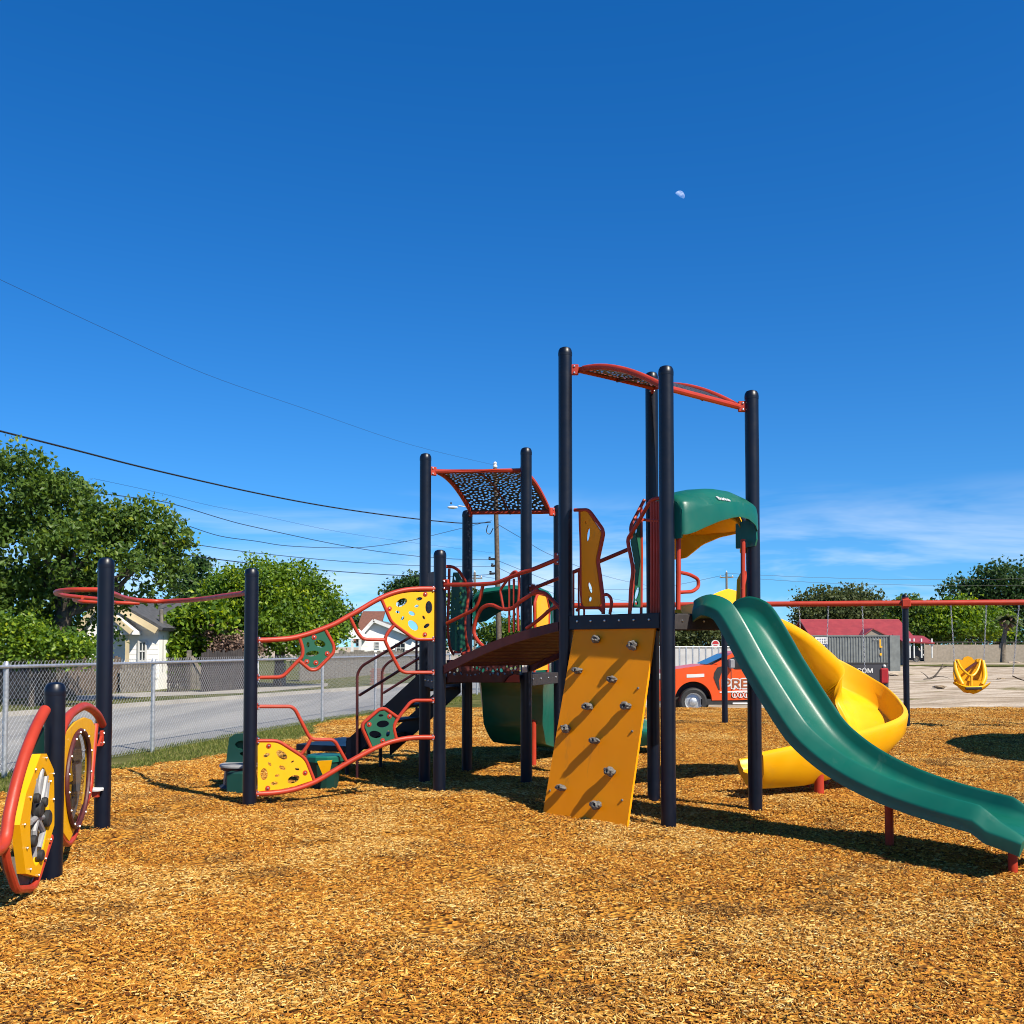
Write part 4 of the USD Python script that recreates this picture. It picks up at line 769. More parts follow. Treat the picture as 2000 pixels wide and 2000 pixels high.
obj(lp, 'pipe', tube(spline([flat_at((1050, 1462)), flat_at((900, 1458)), flat_at((740, 1452)), flat_at((600, 1446)), flat_at((560, 1430)), flat_at((620, 1416))], 5), .022, 12), 'red_paint')
attach(lp, W['L'], hz, flat_at((1500, 1432)), w=.03, h=.09); attach(lp, W['M'], hz, W['M'] * 1.2, w=.02, h=.09)

# ---- play panels between the left posts
z7 = zoomed(0, 1350, .20708)
MN, NO = Plane(W['M'], W['N']), Plane(W['N'], W['O'])
def pan(pl, ps): return Polygon([pl.ab(*z7(p)) for p in ps]).buffer(0)
pf = obj(play, 'play_panel', tube(spline(inplane(MN, z7, [(1010, 465), (1000, 400), (960, 300), (905, 205), (800, 142), (680, 205), (605, 310), (565, 430), (545, 520)]), 5), .031, 12), 'red_paint', label='far left play panel, yellow with an oval window, under a red arched pipe')
obj(pf, 'frame_pipe', tube(rounded(inplane(MN, z7, [(905, 310), (880, 600), (850, 930), (760, 1200), (690, 1395), (640, 1450), (590, 1410), (560, 1350)]), .06), .02, 9), 'red_paint')
yel = pan(MN, [(560, 500), (600, 400), (700, 290), (790, 248), (850, 270), (885, 330), (862, 600), (835, 900), (700, 1290), (640, 1415), (585, 1335), (560, 1000)])
oval = pan(MN, [(745, 372), (790, 430), (815, 560), (812, 760), (795, 960), (760, 1140), (700, 1275), (655, 1255), (620, 1130), (602, 960), (603, 790), (625, 620), (670, 455), (710, 390)])
oval = Polygon(spline(np.array(oval.exterior.coords)[:-1], 3, closed=True)).buffer(0)
obj(pf, 'panel', plate(yel.difference(oval), .02, MN), 'yellow_plastic', smooth=False)
ov = np.array(oval.exterior.coords)[:-1]
obj(pf, 'window_ring', tube([MN.pt(a, z, .02) for a, z in ov], .017, 8, closed=True), 'maroon_coat')
M['clear_pane'] = usdkit.material(stage, '/World/Looks/clear_pane', {'t': ('transparent_bsdf', {'color': (.82, .84, .86)}), 'gl': ('glossy_bsdf', {'roughness': .06, 'color': (.9, .9, .9)}), 'm': ('mix_closure', {'fac': .07})}, [('t.BSDF', 'm.closure1'), ('gl.BSDF', 'm.closure2')], surface='m.closure')
obj(pf, 'window', plate(oval.buffer(-.006), .005, MN, .012), 'clear_pane', smooth=False)
obj(pf, 'window_back', plate(oval, .006, MN, -.035), 'grey_plastic', smooth=False, label='grey picture board behind the oval window')
for ps, mt in (([(640, 760), (700, 640), (712, 840), (680, 860)], 'yellow_plastic'), ([(655, 900), (700, 880), (690, 1010), (650, 1060)], 'yellow_plastic'), ([(640, 1060), (668, 1060), (668, 1160), (640, 1150)], 'yellow_plastic'), ([(700, 700), (735, 660), (742, 960), (720, 980)], 'dark_panel'), ([(670, 960), (700, 950), (702, 1120), (675, 1110)], 'dark_panel'), ([(730, 950), (755, 940), (748, 1060), (725, 1090)], 'dark_panel'), ([(700, 560), (790, 540), (800, 640), (720, 660)], 'old_wood')):
    obj(pf, 'picture_piece', plate(pan(MN, ps), .012, MN, -.022), mt, smooth=False)
bo = [MN.pt(a, z, .034) for a, z in np.array(oval.buffer(.0).exterior.coords)[:-1:3]]
obj(pf, 'bolt', [bolt(p, MN.n, .011) for p in bo], 'steel_bolt')
obj(pf, 'bracket', plate(pan(MN, [(985, 335), (1046, 338), (1042, 518), (925, 518)]), .02, MN), 'red_paint', smooth=False)
c = AT(*z7((905, 925)), W['M'][1] - .1)
dsk = obj(pf, 'small_disc_shelf', lathe([(.0001, .01), (.055, .01), (.06, .004), (.058, -.01), (.0001, -.014)], c, 24), 'white_paint')
obj(dsk, 'holder', bar(c + up(-.06), c + up(-.012), .04, .05, up=(1, 0, 0)), 'red_paint')
nf = obj(play, 'play_panel', tube(spline(np.vstack([inplane(NO, z7, [(425, 175), (335, 350), (240, 590), (160, 850), (90, 1150), (30, 1450)]), [W['O'] + up(.42) + (W['N'] - W['O']) * .30, W['O'] + up(.34) + (W['N'] - W['O']) * .12, W['O'] + up(.36)]]), 5), .034, 14), 'red_paint', label='near left play panel, yellow with a grey moving-arm toy, beside a thick red pipe')
obj(nf, 'frame_pipe', tube(rounded(inplane(NO, z7, [(500, 1290), (425, 1520), (335, 1800), (300, 1862), (150, 1872), (75, 1650), (45, 1480)]), .05), .024, 10), 'red_paint')
obj(nf, 'bracket', lathe([(.055, -.012), (.058, 0), (.055, .012), (.0001, .014)], NO.hit(*z7((500, 1380))), 18, axis=NO.n), 'red_paint')
yn = pan(NO, [(345, 592), (400, 590), (470, 745), (474, 1265), (385, 1560), (332, 1755), (200, 1722), (143, 1262), (205, 960)])
on = pan(NO, [(372, 722), (405, 800), (425, 930), (420, 1150), (395, 1350), (350, 1550), (300, 1650), (262, 1560), (245, 1400), (245, 1200), (268, 1000), (310, 830), (345, 742)])
on = Polygon(spline(np.array(on.exterior.coords)[:-1], 3, closed=True)).buffer(0)
obj(nf, 'panel', plate(yn.difference(on), .05, NO), 'yellow_plastic', smooth=False)
tb = obj(nf, 'toy_board', plate(on.buffer(.01), .01, NO, -.02), 'grey_plastic', smooth=False)
for ps in ([(372, 740), (345, 900), (330, 1180)], [(412, 800), (390, 940), (368, 1040)], [(305, 830), (320, 1000), (325, 1180)], [(425, 860), (415, 960), (400, 1090)], [(330, 1190), (300, 1320), (300, 1560)], [(325, 1190), (262, 1240)], [(330, 1200), (385, 1320), (345, 1480)], [(330, 1190), (395, 1190)]):
    obj(tb, 'toy_arm', tube(inplane(NO, z7, ps, .012), .018, 8), 'grey_plastic')
for p, r in (((325, 1120), .045), ((402, 1200), .052), ((335, 1550), .036), ((268, 1415), .036), ((372, 1045), .03), ((300, 1010), .03)):
    obj(tb, 'toy_disc', lathe([(.0001, .016), (r * .8, .016), (r, .008), (r, -.012), (.0001, -.012)], NO.hit(*z7(p)) + NO.n * .03, 18, axis=NO.n), 'black_rubber')
obj(nf, 'bolt', [bolt(NO.hit(*z7(p)) + NO.n * .026, NO.n, .009) for p in ((390, 630), (290, 740), (240, 1000), (185, 1260), (208, 1480), (240, 1680), (320, 1735), (385, 1580), (435, 1400), (462, 1020), (430, 850), (462, 780))], 'steel_bolt')
obj(nf, 'filler_board', plate(pan(NO, [(60, 1560), (180, 1560), (200, 1722), (330, 1765), (320, 1820), (150, 1830), (90, 1700)]), .012, NO, -.03), 'grey_wood', smooth=False)
obj(nf, 'filler_board', plate(pan(MN, [(470, 330), (470, 700), (400, 590), (340, 590), (420, 380)]), .015, NO, -.03) if False else plate(pan(NO, [(432, 400), (470, 330), (472, 720), (404, 590), (345, 590)]), .012, NO, -.04), 'dark_green', smooth=False)
attach(play, W['M'], .52 * H, W['N'], w=.03, h=.12)

# ------------------------------------------------------------------ low plastic table seats in the chips
c = G(462, 1570) + np.array([-.02, .55, 0])
c = np.array([G(455, 1560)[0], G(455, 1545)[1], 0])
tb = thing('toddler_bench', 'low grey play bench with pale round top and green back, behind the left post', 'play bench', c)
q = lambda p: np.array(AT(*zoomed(400, 1420, .10354)(p), c[1]))
def pl2(ps, thick, dy): 
    a = [q(p) for p in ps]; m = trimesh.creation.extrude_polygon(Polygon([(v[0], v[2]) for v in a]).buffer(0), thick, engine='earcut'); v = np.array(m.vertices)
    return trimesh.Trimesh(np.stack([v[:, 0], c[1] + dy + v[:, 2], v[:, 1]], 1), m.faces[:, ::-1], process=False)
bk = Polygon([(v[0], v[2]) for v in [q(p) for p in ((400, 225), (500, 155), (760, 130), (900, 160), (960, 240), (985, 690), (340, 690))]])
cc = q((640, 365)); c2 = q((655, 530)); bk = bk.difference(ell(cc[0], cc[2], .075, .05)).difference(ell(c2[0], c2[2], .03, .022))
m = trimesh.creation.extrude_polygon(bk, .05, engine='earcut'); v = np.array(m.vertices); m = trimesh.Trimesh(np.stack([v[:, 0], c[1] + .12 + v[:, 2], v[:, 1]], 1), m.faces[:, ::-1], process=False)
obj(tb, 'back_panel', m, 'dark_green', smooth=False)
obj(tb, 'back_lining', pl2([(410, 240), (760, 150), (940, 250), (960, 680), (360, 680)], .01, .18), 'green_board', smooth=False)
s = q((660, 715)); obj(tb, 'seat_top', lathe([(.0001, .016), (.20, .016), (.21, .006), (.21, -.012), (.0001, -.012)], s, 32), 'grey_plastic'); obj(tb, 'seat_rim', lathe([(.196, -.012), (.19, -.045), (.0001, -.05)], s, 32), 'maroon_coat')
g1, g2 = q((640, 790)), q((640, 1330)); obj(tb, 'base', lathe([(.165, g1[2] + .02), (.185, g1[2] - .16), (.225, .05), (.23, -.1), (.0001, -.1)], (s[0] + .0, s[1] + .03, 0), 8), 'dark_panel', smooth=False)
obj(tb, 'step_block', [box(q((690, 1160)) + [.02, -.27, 0], (.17, .16, .42), bev=.01)], 'dark_green', smooth=False)
c = G(665, 1543); tb = thing('drum_stool', 'low dark green drum stool with yellow triangular side panel behind the pipe climber', 'play bench', c)
z3_ = zoomed(600, 1440, .10352); y0 = c[1]
top = AT(*z3_((330, 385)), y0)[2]; x0_, x1_ = AT(*z3_((-80, 400)), y0)[0], AT(*z3_((640, 400)), y0)[0]; cx = (x0_ + x1_) / 2; rr = (x1_ - x0_) / 2
obj(tb, 'seat', lathe([(.0001, top + .015), (rr * .92, top + .015), (rr, top), (rr, top - .05), (.0001, top - .05)], (cx, y0 + rr * .8, 0), 10), 'green_plastic', smooth=False)
obj(tb, 'drum', lathe([(rr * .93, top - .05), (rr * .62, -.05), (.0001, -.05)], (cx, y0 + rr * .8, 0), 10), 'dark_green', smooth=False)
pp = [AT(*z3_(p), y0 - .14) for p in ((190, 450), (470, 430), (410, 700), (300, 745))]
m = trimesh.creation.extrude_polygon(Polygon([(v[0], v[2]) for v in pp]), .03, engine='earcut'); v = np.array(m.vertices)
obj(tb, 'side_panel', trimesh.Trimesh(np.stack([v[:, 0], y0 - .16 + v[:, 2] + (top - v[:, 1]) * .18, v[:, 1]], 1), m.faces[:, ::-1], process=False), 'yellow_plastic', smooth=False)

# ------------------------------------------------------------------ swing set and swings
s1, s2 = G(1416, 1416), G(1771.5, 1421)
sv = unit(s2 - s1); sL = np.linalg.norm(s2 - s1); s3 = s2 + sv * sL; s0 = s1 - sv * sL
sw = thing('swing_set', 'swing frame with dark posts under a long red beam', 'swing frame', (s1 + s3) / 2)
bz = zat(s2, 1178)
for p in (s0, s1, s2, s3): post(p, bz + .17, .057, sw, 'post_paint'); obj(sw, 'beam_clamp', [tube([p + up(bz - .1), p + up(bz + .1)], .068, 18), box(p + up(bz) + [0, -.05, 0], (.16, .1, .15), rz=math.atan2(sv[1], sv[0]), bev=.015)], 'red_paint')
obj(sw, 'beam', tube([s0 - sv * .12 + up(bz), s3 + sv * .1 + up(bz)], .052, 18), 'red_paint')
SW = Plane(s1, s2)
def chain(p, q, r=.0055, link=.045):
    p, q = np.asarray(p), np.asarray(q); L = np.linalg.norm(q - p); n = int(L / link); d = (q - p) / L; x = unit(np.cross(d, [0, 1, .3])); y = np.cross(d, x); ms = []
    base = None
    for i in range(n):
        c = p + d * (i + .5) * link; w = x if i % 2 else y; a = np.linspace(0, 2 * np.pi, 8, endpoint=False)
        ms.append(tube([c + d * math.cos(t) * link * .66 + w * math.sin(t) * .0115 for t in a], r * .62, 5, closed=True))
    return cat(ms)
def hang(root, tops, bots, hook=True):
    for t, b in zip(tops, bots):
        k = obj(root, 'chain', chain(t, b), 'galvanised', smooth=False); obj(k, 'hook', [tube([t + up(.01), t + up(.06)], .012, 8), box(t + up(.0), (.03, .02, .04), bev=.004)], 'galvanised')
def sx(x, y, dn=0.0): return SW.hit(x, y) + SW.n * dn
# yellow toddler seat
c = sx(1895, 1325); tw = thing('toddler_swing', 'yellow moulded harness swing seat hanging on two chains', 'swing', [c[0], c[1], 0])
tops = [sx(1857, 1184), sx(1926.5, 1184)]; zt_ = zoomed(1780, 1080, .2174)
S = lambda p, dn=0.0: SW.hit(*zt_(p)) + SW.n * dn
bots = [S((388, 985), .0), S((652, 960), .0)]; hang(tw, tops, bots)
PB = lambda ps: Polygon([SW.ab(*zt_(p)) for p in ps])
obj(tw, 'seat_back', plate(PB([(398, 985), (405, 960), (440, 958), (470, 968), (485, 942), (520, 930), (555, 942), (572, 968), (600, 955), (640, 952), (655, 975), (662, 1100), (650, 1170), (600, 1215), (520, 1225), (445, 1215), (405, 1170), (392, 1080)]).buffer(.006), .05, SW, -.12), 'yellow_plastic', smooth=40)
for ps in ([(402, 975), (400, 1050), (412, 1120), (440, 1180)], [(652, 968), (655, 1050), (645, 1120), (612, 1180)]): obj(tw, 'side_bolster', tube(spline([S(p, o) for p, o in zip(ps, (-.08, .0, .10, .17))], 5), [.03, .045, .05, .04], 12), 'yellow_plastic')
lip = []
for s in np.linspace(-1, 1, 21):
    x = s * .315; z0_ = S((525, 1190))[2]; top_ = z0_ + .075 * abs(s) ** 3 + .0; bot_ = z0_ - .15 * (1 - abs(s) ** 1.5) + .03 * abs(s); o = .17 + .11 * (1 - s * s); c0 = S((525, 1190)) + SW.d * x; c0 = np.array([c0[0], c0[1], 0])
    lip.append([c0 + SW.n * (o - .05) + up(top_ - .012), c0 + SW.n * (o + .012) + up(top_), c0 + SW.n * (o + .025) + up((top_ + bot_) / 2 + .015), c0 + SW.n * (o - .03) + up(bot_), c0 + SW.n * (o - .09) + up(bot_ + .01), c0 + SW.n * (o - .07) + up((top_ + bot_) / 2)])
lp_ = obj(tw, 'lap_shell', loft(lip), 'yellow_plastic', smooth=45)
a, b = S((445, 1212), .325), S((595, 1210), .325); obj(lp_, 'front_grip', bar(a, b, .03, .05, bev=.012), 'black_rubber')
obj(tw, 'seat_base', plate(PB([(415, 1150), (640, 1145), (610, 1215), (560, 1250), (480, 1255), (440, 1220)]), .24, SW, .05), 'yellow_plastic', smooth=40)
obj(tw, 'harness', tube(spline([S(p, o) for p, o in [((420, 962), -.06), ((440, 1030), .06), ((485, 1085), .16), ((515, 1100), .19), ((550, 1085), .16), ((595, 1030), .06), ((625, 958), -.06)]], 5), .021, 9), 'yellow_plastic')
obj(tw, 'crotch_strap', tube(spline([S(p, o) for p, o in [((515, 1100), .19), ((514, 1140), .21), ((512, 1190), .23)]], 4), .02, 9), 'yellow_plastic')
obj(tw, 'lap_strap', bar(S((470, 1058), .06), S((590, 985), -.06), .02, .04), 'maroon_coat')
# belt swings behind the slide, and the one that leaves the frame on the right
def belt(xa, xb, seat_y, label, spread=6):
    c = sx((xa + xb) / 2, seat_y); t = thing('belt_swing', label, 'swing', [c[0], c[1], 0], group=None)
    a, b = sx(xa - spread, seat_y - 14), sx(xb + spread, seat_y - 14); hang(t, [sx(xa, 1184), sx(xb, 1184)], [a, b])
    L = np.linalg.norm(b - a); R_ = []
    for s in np.linspace(0, 1, 12):
        p = a + (b - a) * s + up(-.11 * math.sin(math.pi * s) ** .8); w = .085 * (.55 + .45 * math.sin(math.pi * s))
        R_.append([p - SW.n * w, p + SW.n * w, p + SW.n * w + up(.014), p - SW.n * w + up(.014)])
    obj(t, 'belt_seat', loft(R_), 'black_rubber', smooth=50)
belt(1497, 1561, 1345, 'black belt swing hidden behind the green slide, left of the two belt swings'); belt(1618, 1684, 1345, 'black belt swing hanging behind the yellow spiral slide')
belt(1990, 2056, 1335, 'black belt swing at the right edge beside the yellow swing seat', 12)
# round shade canopy that stands just outside the right edge and throws the big shadow
pc = np.array([9.5, 14.8, 0]); hc = 3.3; pc = pc + np.array([sd[0], sd[1], 0]) / sd[2] * hc
if True:
    um = thing('shade_canopy', 'round shade canopy on a post beyond the right edge of the picture', 'shade canopy', pc)
    obj(um, 'post', tube([pc + up(-.3), pc + up(hc)], .06, 18), 'post_paint')
    obj(um, 'fabric', lathe([(.0001, hc + .6), (1.2, hc + .4), (3.05, hc), (3.1, hc - .18), (3.06, hc - .18), (1.2, hc + .36), (.0001, hc + .56)], (pc[0], pc[1], 0), 28), 'shade_cloth')
# ------------------------------------------------------------------ chain link fence along the road
FH = 1.32
cf = thing('chain_link_fence', 'galvanised chain link fence running along the road on the left', 'fence', fence_xy(0))
def prisms(P, Q, r):
    """thin three-sided wires from P[i] to Q[i]"""
    P, Q = np.asarray(P), np.asarray(Q); d = Q - P; d = d / np.linalg.norm(d, axis=1, keepdims=True); n = len(P)
    x = np.cross(d, [0.3, .2, 1.0]); x /= np.linalg.norm(x, axis=1, keepdims=True); y = np.cross(d, x); V = []
    for a in (0, 2.094, 4.189): o = r * (math.cos(a) * x + math.sin(a) * y); V += [P + o, Q + o]
    V = np.stack(V, 1).reshape(-1, 3); i = np.arange(n)[:, None] * 6
    return trimesh.Trimesh(V, np.concatenate([i + q for q in ([0, 2, 3], [0, 3, 1], [2, 4, 5], [2, 5, 3], [4, 0, 1], [4, 1, 5])]), process=False)
T0, T1 = -6.1, 52
for t in np.arange(T0, T1, 3.03):
    p = fence_xy(t + .04); k = obj(cf, 'post', tube([p + up(-.3), p + up(FH - .01)], .03, 12), 'galvanised'); obj(k, 'post_cap', lathe([(.034, FH - .03), (.036, FH), (.02, FH + .03), (.0001, FH + .035)], (p[0], p[1], 0), 10), 'galvanised')
    obj(k, 'tie_band', [tube([p + up(z - .012), p + up(z + .012)], .033, 10) for z in (.25, .65, 1.05)], 'galvanised')
obj(cf, 'top_rail', tube([fence_xy(T0, -.02) + up(FH - .03), fence_xy(T1, -.02) + up(FH - .03)], .021, 10), 'galvanised')
ps, qs = [], []; gap = .066
for i in range(int((T1 - T0 + FH) / gap)):
    for s in (1, -1):
        t = T0 - FH * .6 + i * gap; z0, z1 = .02, FH + .035; a, b = t, t + (z1 - z0) * .85
        p, q = (a, b) if s > 0 else (b, a); ps.append(fence_xy(p, .012 * s) + up(z0)); qs.append(fence_xy(q, .012 * s) + up(z1))
obj(cf, 'wire_mesh', prisms(ps, qs, .0017), 'galvanised', smooth=False, kind='stuff')

# ------------------------------------------------------------------ foliage
def leaves(C, size, tone, r, droop=.2):
    n = len(C); d = r.normal(size=(n, 3)); d[:, 2] -= droop; d /= np.linalg.norm(d, axis=1, keepdims=True); x = np.cross(d, r.normal(size=(n, 3))); x /= np.linalg.norm(x, axis=1, keepdims=True); nn = np.cross(d, x)
    s = (size * r.uniform(.6, 1.3, n))[:, None]
    V = np.stack([C - d * s * .5, C + x * s * .33 + nn * s * .1, C + d * s * .55, C - x * s * .33 + nn * s * .1], 1).reshape(-1, 3); i = np.arange(n)[:, None] * 4
    return trimesh.Trimesh(V, np.concatenate([i + [0, 1, 2], i + [0, 2, 3]]), process=False), np.repeat(tone, 4)
def crown(lobes, n, size, r, spread=.3, per=26, thin=.0, shell=.45, shift=0.0):
    """leaf clumps spread through ellipsoid lobes (c, rx, ry, rz)"""
    vol = np.array([l[1] * l[2] * l[3] for l in lobes]) ** .8; pick = r.choice(len(lobes), max(1, n // per), p=vol / vol.sum())
    d = r.normal(size=(len(pick), 3)); d /= np.linalg.norm(d, axis=1, keepdims=True); d[:, 2] = np.where((d[:, 2] < -.2) & (r.random(len(pick)) < .55), -d[:, 2], d[:, 2])
    c = np.array([lobes[k][0] for k in pick]) + d * (shell + (1 - shell) * r.random(len(pick))[:, None] ** .5) * np.array([lobes[k][1:4] for k in pick]) * (1 + .28 * (meshkit.fbm(d * 2.3 + np.array(pick)[:, None] * 3.1, 3, 4)[:, None] - .5) * 2)
    keep = meshkit.fbm(c / np.mean([l[1] for l in lobes]) * 2.4 + 7, 3, 6) > thin; c = c[keep]; m = len(c)
    ct = np.clip(r.beta(1.6, 2.6, m) + shift, 0, 1); q = np.repeat(np.arange(m), per)
    o = np.clip(r.normal(size=(m * per, 3)), -1.6, 1.6) * [1, 1, .7] * spread * r.uniform(.6, 1.3, (m, 1)).repeat(per, 0)
    return leaves(c[q] + o, size, np.clip(ct[q] * .75 + r.random(m * per) * .32 - .03, 0, 1), r)
def tree(name, label, Y, px, mat, n, size, seed, base=None, depth=.9, trunk_r=.2, barkm='bark', spread=.3, group=None, thin=.3, trunk=True, cat__='tree', zb=None, shift=0.0):
    r = np.random.default_rng(seed); L = []; k = Y / 2000
    for x, y, rx, ry in px:
        yy = Y + r.uniform(-.45, .45) * depth * rx * k * 1.2; L.append((AT(x, y, yy), rx * k, rx * k * depth, ry * k))
    cx = base if base is not None else float(np.mean([p[0] for p in px])); zb_ = (0.0 if zb is None else zb); b = AT(cx, 1262, Y); b = np.array([b[0], Y, zb_])
    t = thing(name, label, cat__, b, group=group); top = max(l[0][2] + .3 * l[3] for l in L); mid = np.mean([l[0] for l in L], axis=0)
    if trunk:
        f = b * .45 + mid * .55; f[2] = zb_ + (top - zb_) * .42
        tk = obj(t, 'trunk', tube(spline([b + up(-.3), b + up((f[2] - zb_) * .5) + [.05, 0, 0], f], 5), [trunk_r * 1.3, trunk_r, trunk_r * .75], 10), barkm)
        for l in L[:9]:
            m_ = (f + l[0]) / 2 + r.normal(size=3) * .12; obj(tk, 'limb', tube(spline([f + up(-.1), m_, l[0] + up(l[3] * .3)], 4), [trunk_r * .5, trunk_r * .3, trunk_r * .1], 6), barkm)
    m, tone = crown(L, n, size, r, spread=spread, thin=thin, shift=shift); obj(t, 'crown', m, mat, smooth=False, tone=tone); return t
tree('large_tree', 'tall leafy tree at the left edge behind the chain link fence', 26, [(30, 955, 85, 80), (115, 1000, 78, 85), (50, 1065, 110, 85), (150, 1085, 90, 70), (215, 1040, 55, 60), (285, 1040, 62, 65), (330, 1070, 45, 55), (275, 1120, 80, 65), (110, 1165, 120, 70), (20, 1190, 90, 60), (340, 1110, 22, 30), (195, 1185, 40, 45), (60, 1245, 90, 45), (-70, 1060, 90, 130), (232, 1236, 18, 38), (165, 1262, 40, 22)], 'leaf_mid', 50000, .135, 11, base=95, trunk_r=.26, spread=.2, thin=.46)
tree('leafy_bush', 'bright yellow green bush at the far left before the tall tree trunk', 24.5, [(15, 1255, 60, 42), (85, 1268, 55, 34), (150, 1272, 40, 26), (45, 1235, 40, 30)], 'leaf_bright', 7000, .12, 41, base=60, trunk_r=.06, spread=.2, thin=.3, cat__='bush')
tree('bushy_tree', 'round bright green tree between the two white houses', 37, [(505, 1150, 85, 50), (575, 1150, 55, 55), (610, 1190, 55, 60), (450, 1165, 55, 45), (520, 1210, 110, 55), (620, 1245, 45, 40), (415, 1195, 45, 45), (560, 1240, 90, 45), (460, 1240, 80, 45), (642, 1200, 30, 40), (660, 1235, 22, 30)], 'leaf_bright', 32000, .14, 12, base=545, trunk_r=.2, spread=.24, thin=.36, shift=-.02)
tree('leafy_bush', 'dense drooping green bush right of the white gabled house', 35.4, [(370, 1225, 40, 40), (360, 1265, 45, 35), (395, 1255, 40, 40), (345, 1290, 25, 22), (420, 1215, 40, 45)], 'leaf_bright', 9000, .2, 13, base=375, trunk_r=.09, spread=.22, thin=.2, cat__='bush')
tree('dry_bush', 'brownish pink withered bush beneath the round bright tree', 35, [(420, 1240, 22, 28), (450, 1265, 32, 26), (480, 1272, 25, 20)], 'leaf_dry', 3500, .11, 14, base=440, trunk_r=.06, spread=.2, thin=.2, cat__='bush')
tree('distant_tree', 'small dark tree top seen between the tall tree and the round tree', 75, [(385, 1125, 26, 38), (400, 1160, 34, 30), (365, 1165, 30, 40)], 'leaf_dark', 4000, .3, 15, base=390, spread=.5, thin=.25)
tree('distant_tree', 'dark distant tree top above the white house behind the stairs', 95, [(805, 1142, 22, 14), (785, 1158, 26, 18), (830, 1150, 24, 22), (700, 1225, 25, 20), (665, 1215, 20, 30)], 'leaf_dark', 4500, .35, 16, base=800, spread=.6, thin=.25)
tree('shade_tree', 'round olive green tree behind the red roofed house', 150, [(1605, 1185, 48, 34), (1660, 1180, 55, 32), (1640, 1205, 85, 35), (1700, 1200, 38, 30), (1580, 1225, 30, 35), (1720, 1215, 40, 28), (1560, 1245, 22, 30)], 'leaf_olive', 15000, .5, 17, base=1640, spread=.9, thin=.2, trunk_r=.4, zb=-.38)
tree('tall_shrub_tree', 'tall dark tree mass at the right edge behind the tan wall', 140, [(1955, 1150, 65, 48), (1900, 1175, 55, 42), (1990, 1185, 60, 60), (1860, 1160, 20, 24), (1925, 1125, 28, 16), (1880, 1140, 28, 14), (1930, 1210, 80, 40), (2050, 1160, 70, 70), (1850, 1250, 60, 18), (1930, 1250, 60, 18), (2010, 1250, 60, 18)], 'leaf_dark', 17000, .5, 18, base=1950, spread=.9, thin=.26, trunk_r=.4, zb=-.38)
tree('broad_tree', 'bright layered green tree in front of the dark trees on the right', 128, [(1875, 1200, 45, 28), (1920, 1212, 50, 26), (1845, 1220, 40, 24), (1900, 1230, 55, 16), (1955, 1226, 36, 18)], 'leaf_bright', 9000, .42, 19, base=1890, spread=.75, thin=.25, zb=-.38)
tree('background_tree', 'dull green tree between the swing post and the tan wall', 131, [(1775, 1200, 35, 32), (1815, 1215, 38, 34), (1800, 1238, 50, 20), (1750, 1215, 25, 30), (1770, 1248, 40, 12)], 'leaf_mid', 9000, .42, 20, base=1800, spread=.75, thin=.25, zb=-.38)
tree('background_tree', 'olive tree above the grey fence seen under the straight slide', 90, [(1340, 1235, 34, 26), (1375, 1228, 30, 26), (1320, 1245, 30, 26), (1400, 1245, 28, 22), (1300, 1240, 28, 24), (1350, 1258, 50, 12), (1420, 1258, 20, 12)], 'leaf_olive', 8000, .3, 21, base=1350, spread=.55, thin=.2, zb=-.38)
tree('background_tree', 'green tree behind the lower deck near the utility pole', 62, [(985, 1235, 26, 22), (955, 1250, 22, 22), (1020, 1245, 26, 22), (1055, 1262, 22, 22), (905, 1180, 20, 40), (890, 1240, 22, 40)], 'leaf_mid', 7000, .22, 22, base=985, spread=.4, thin=.2)
# strap-leaved plant and palm
def fronds(t, c, n, L, w, seed, mat, name='frond', lift=.9, droop=1.2):
    r = np.random.default_rng(seed)
    for i in range(n):
        a = r.uniform(0, 6.283); e = r.uniform(.1, lift); l = L * r.uniform(.7, 1.1); h = np.array([math.cos(a), math.sin(a), 0]); s = np.linspace(0, 1, 8); side = np.array([-h[1], h[0], 0])
        mid = c + l * (s[:, None] * h * math.cos(e)) + np.c_[0 * s, 0 * s, l * (s * math.sin(e) - droop * .5 * s ** 2)]; ww = w * np.sin(np.pi * np.clip(s * .9 + .08, 0, 1))
        V = np.vstack([mid - side * ww[:, None], mid + up(.0), mid + side * ww[:, None]]); V[:8, 2] -= ww * .5; V[16:, 2] -= ww * .5; Fc = []
        for k in range(7):
            for o in (0, 8): Fc += [[o + k, o + k + 1, o + 9 + k], [o + k, o + 9 + k, o + 8 + k]]
        obj(t, name, trimesh.Trimesh(V, np.array(Fc), process=False), mat, smooth=False, tone=np.full(24, r.uniform(.1, .95)))
b = AT(975, 1330, 36); b[2] = 0; t = thing('strap_leaf_plant', 'spiky green strap leaved plant beside the utility pole base', 'plant', b); fronds(t, b + up(.5), 34, 1.7, .05, 31, 'leaf_bright', 'leaf', 1.4, .9); obj(t, 'stem', tube([b + up(-.2), b + up(.6)], .12, 8), 'bark')
b = G(1958, 1294, -.38); t = thing('palm_tree', 'thin leaning palm in front of the tan wall at the right', 'palm', b); tp = AT(1967, 1212, b[1]); obj(t, 'trunk', tube(spline([b + up(-.3), (b + tp) / 2 + [-.15, 0, 0], tp], 6), [.33, .26, .24], 10), 'palm_bark'); fronds(t, tp, 34, 2.3, .28, 32, 'leaf_olive', 'frond', 1.1, 1.3)
obj(t, 'dead_fronds', leaves(tp + np.random.default_rng(4).normal(size=(140, 3)) * [.35, .35, .4] + up(-.5), .4, np.random.default_rng(5).random(140), np.random.default_rng(6), 1.0)[0], 'leaf_dry', smooth=False, tone=np.repeat(np.random.default_rng(5).random(140), 4), kind='stuff')

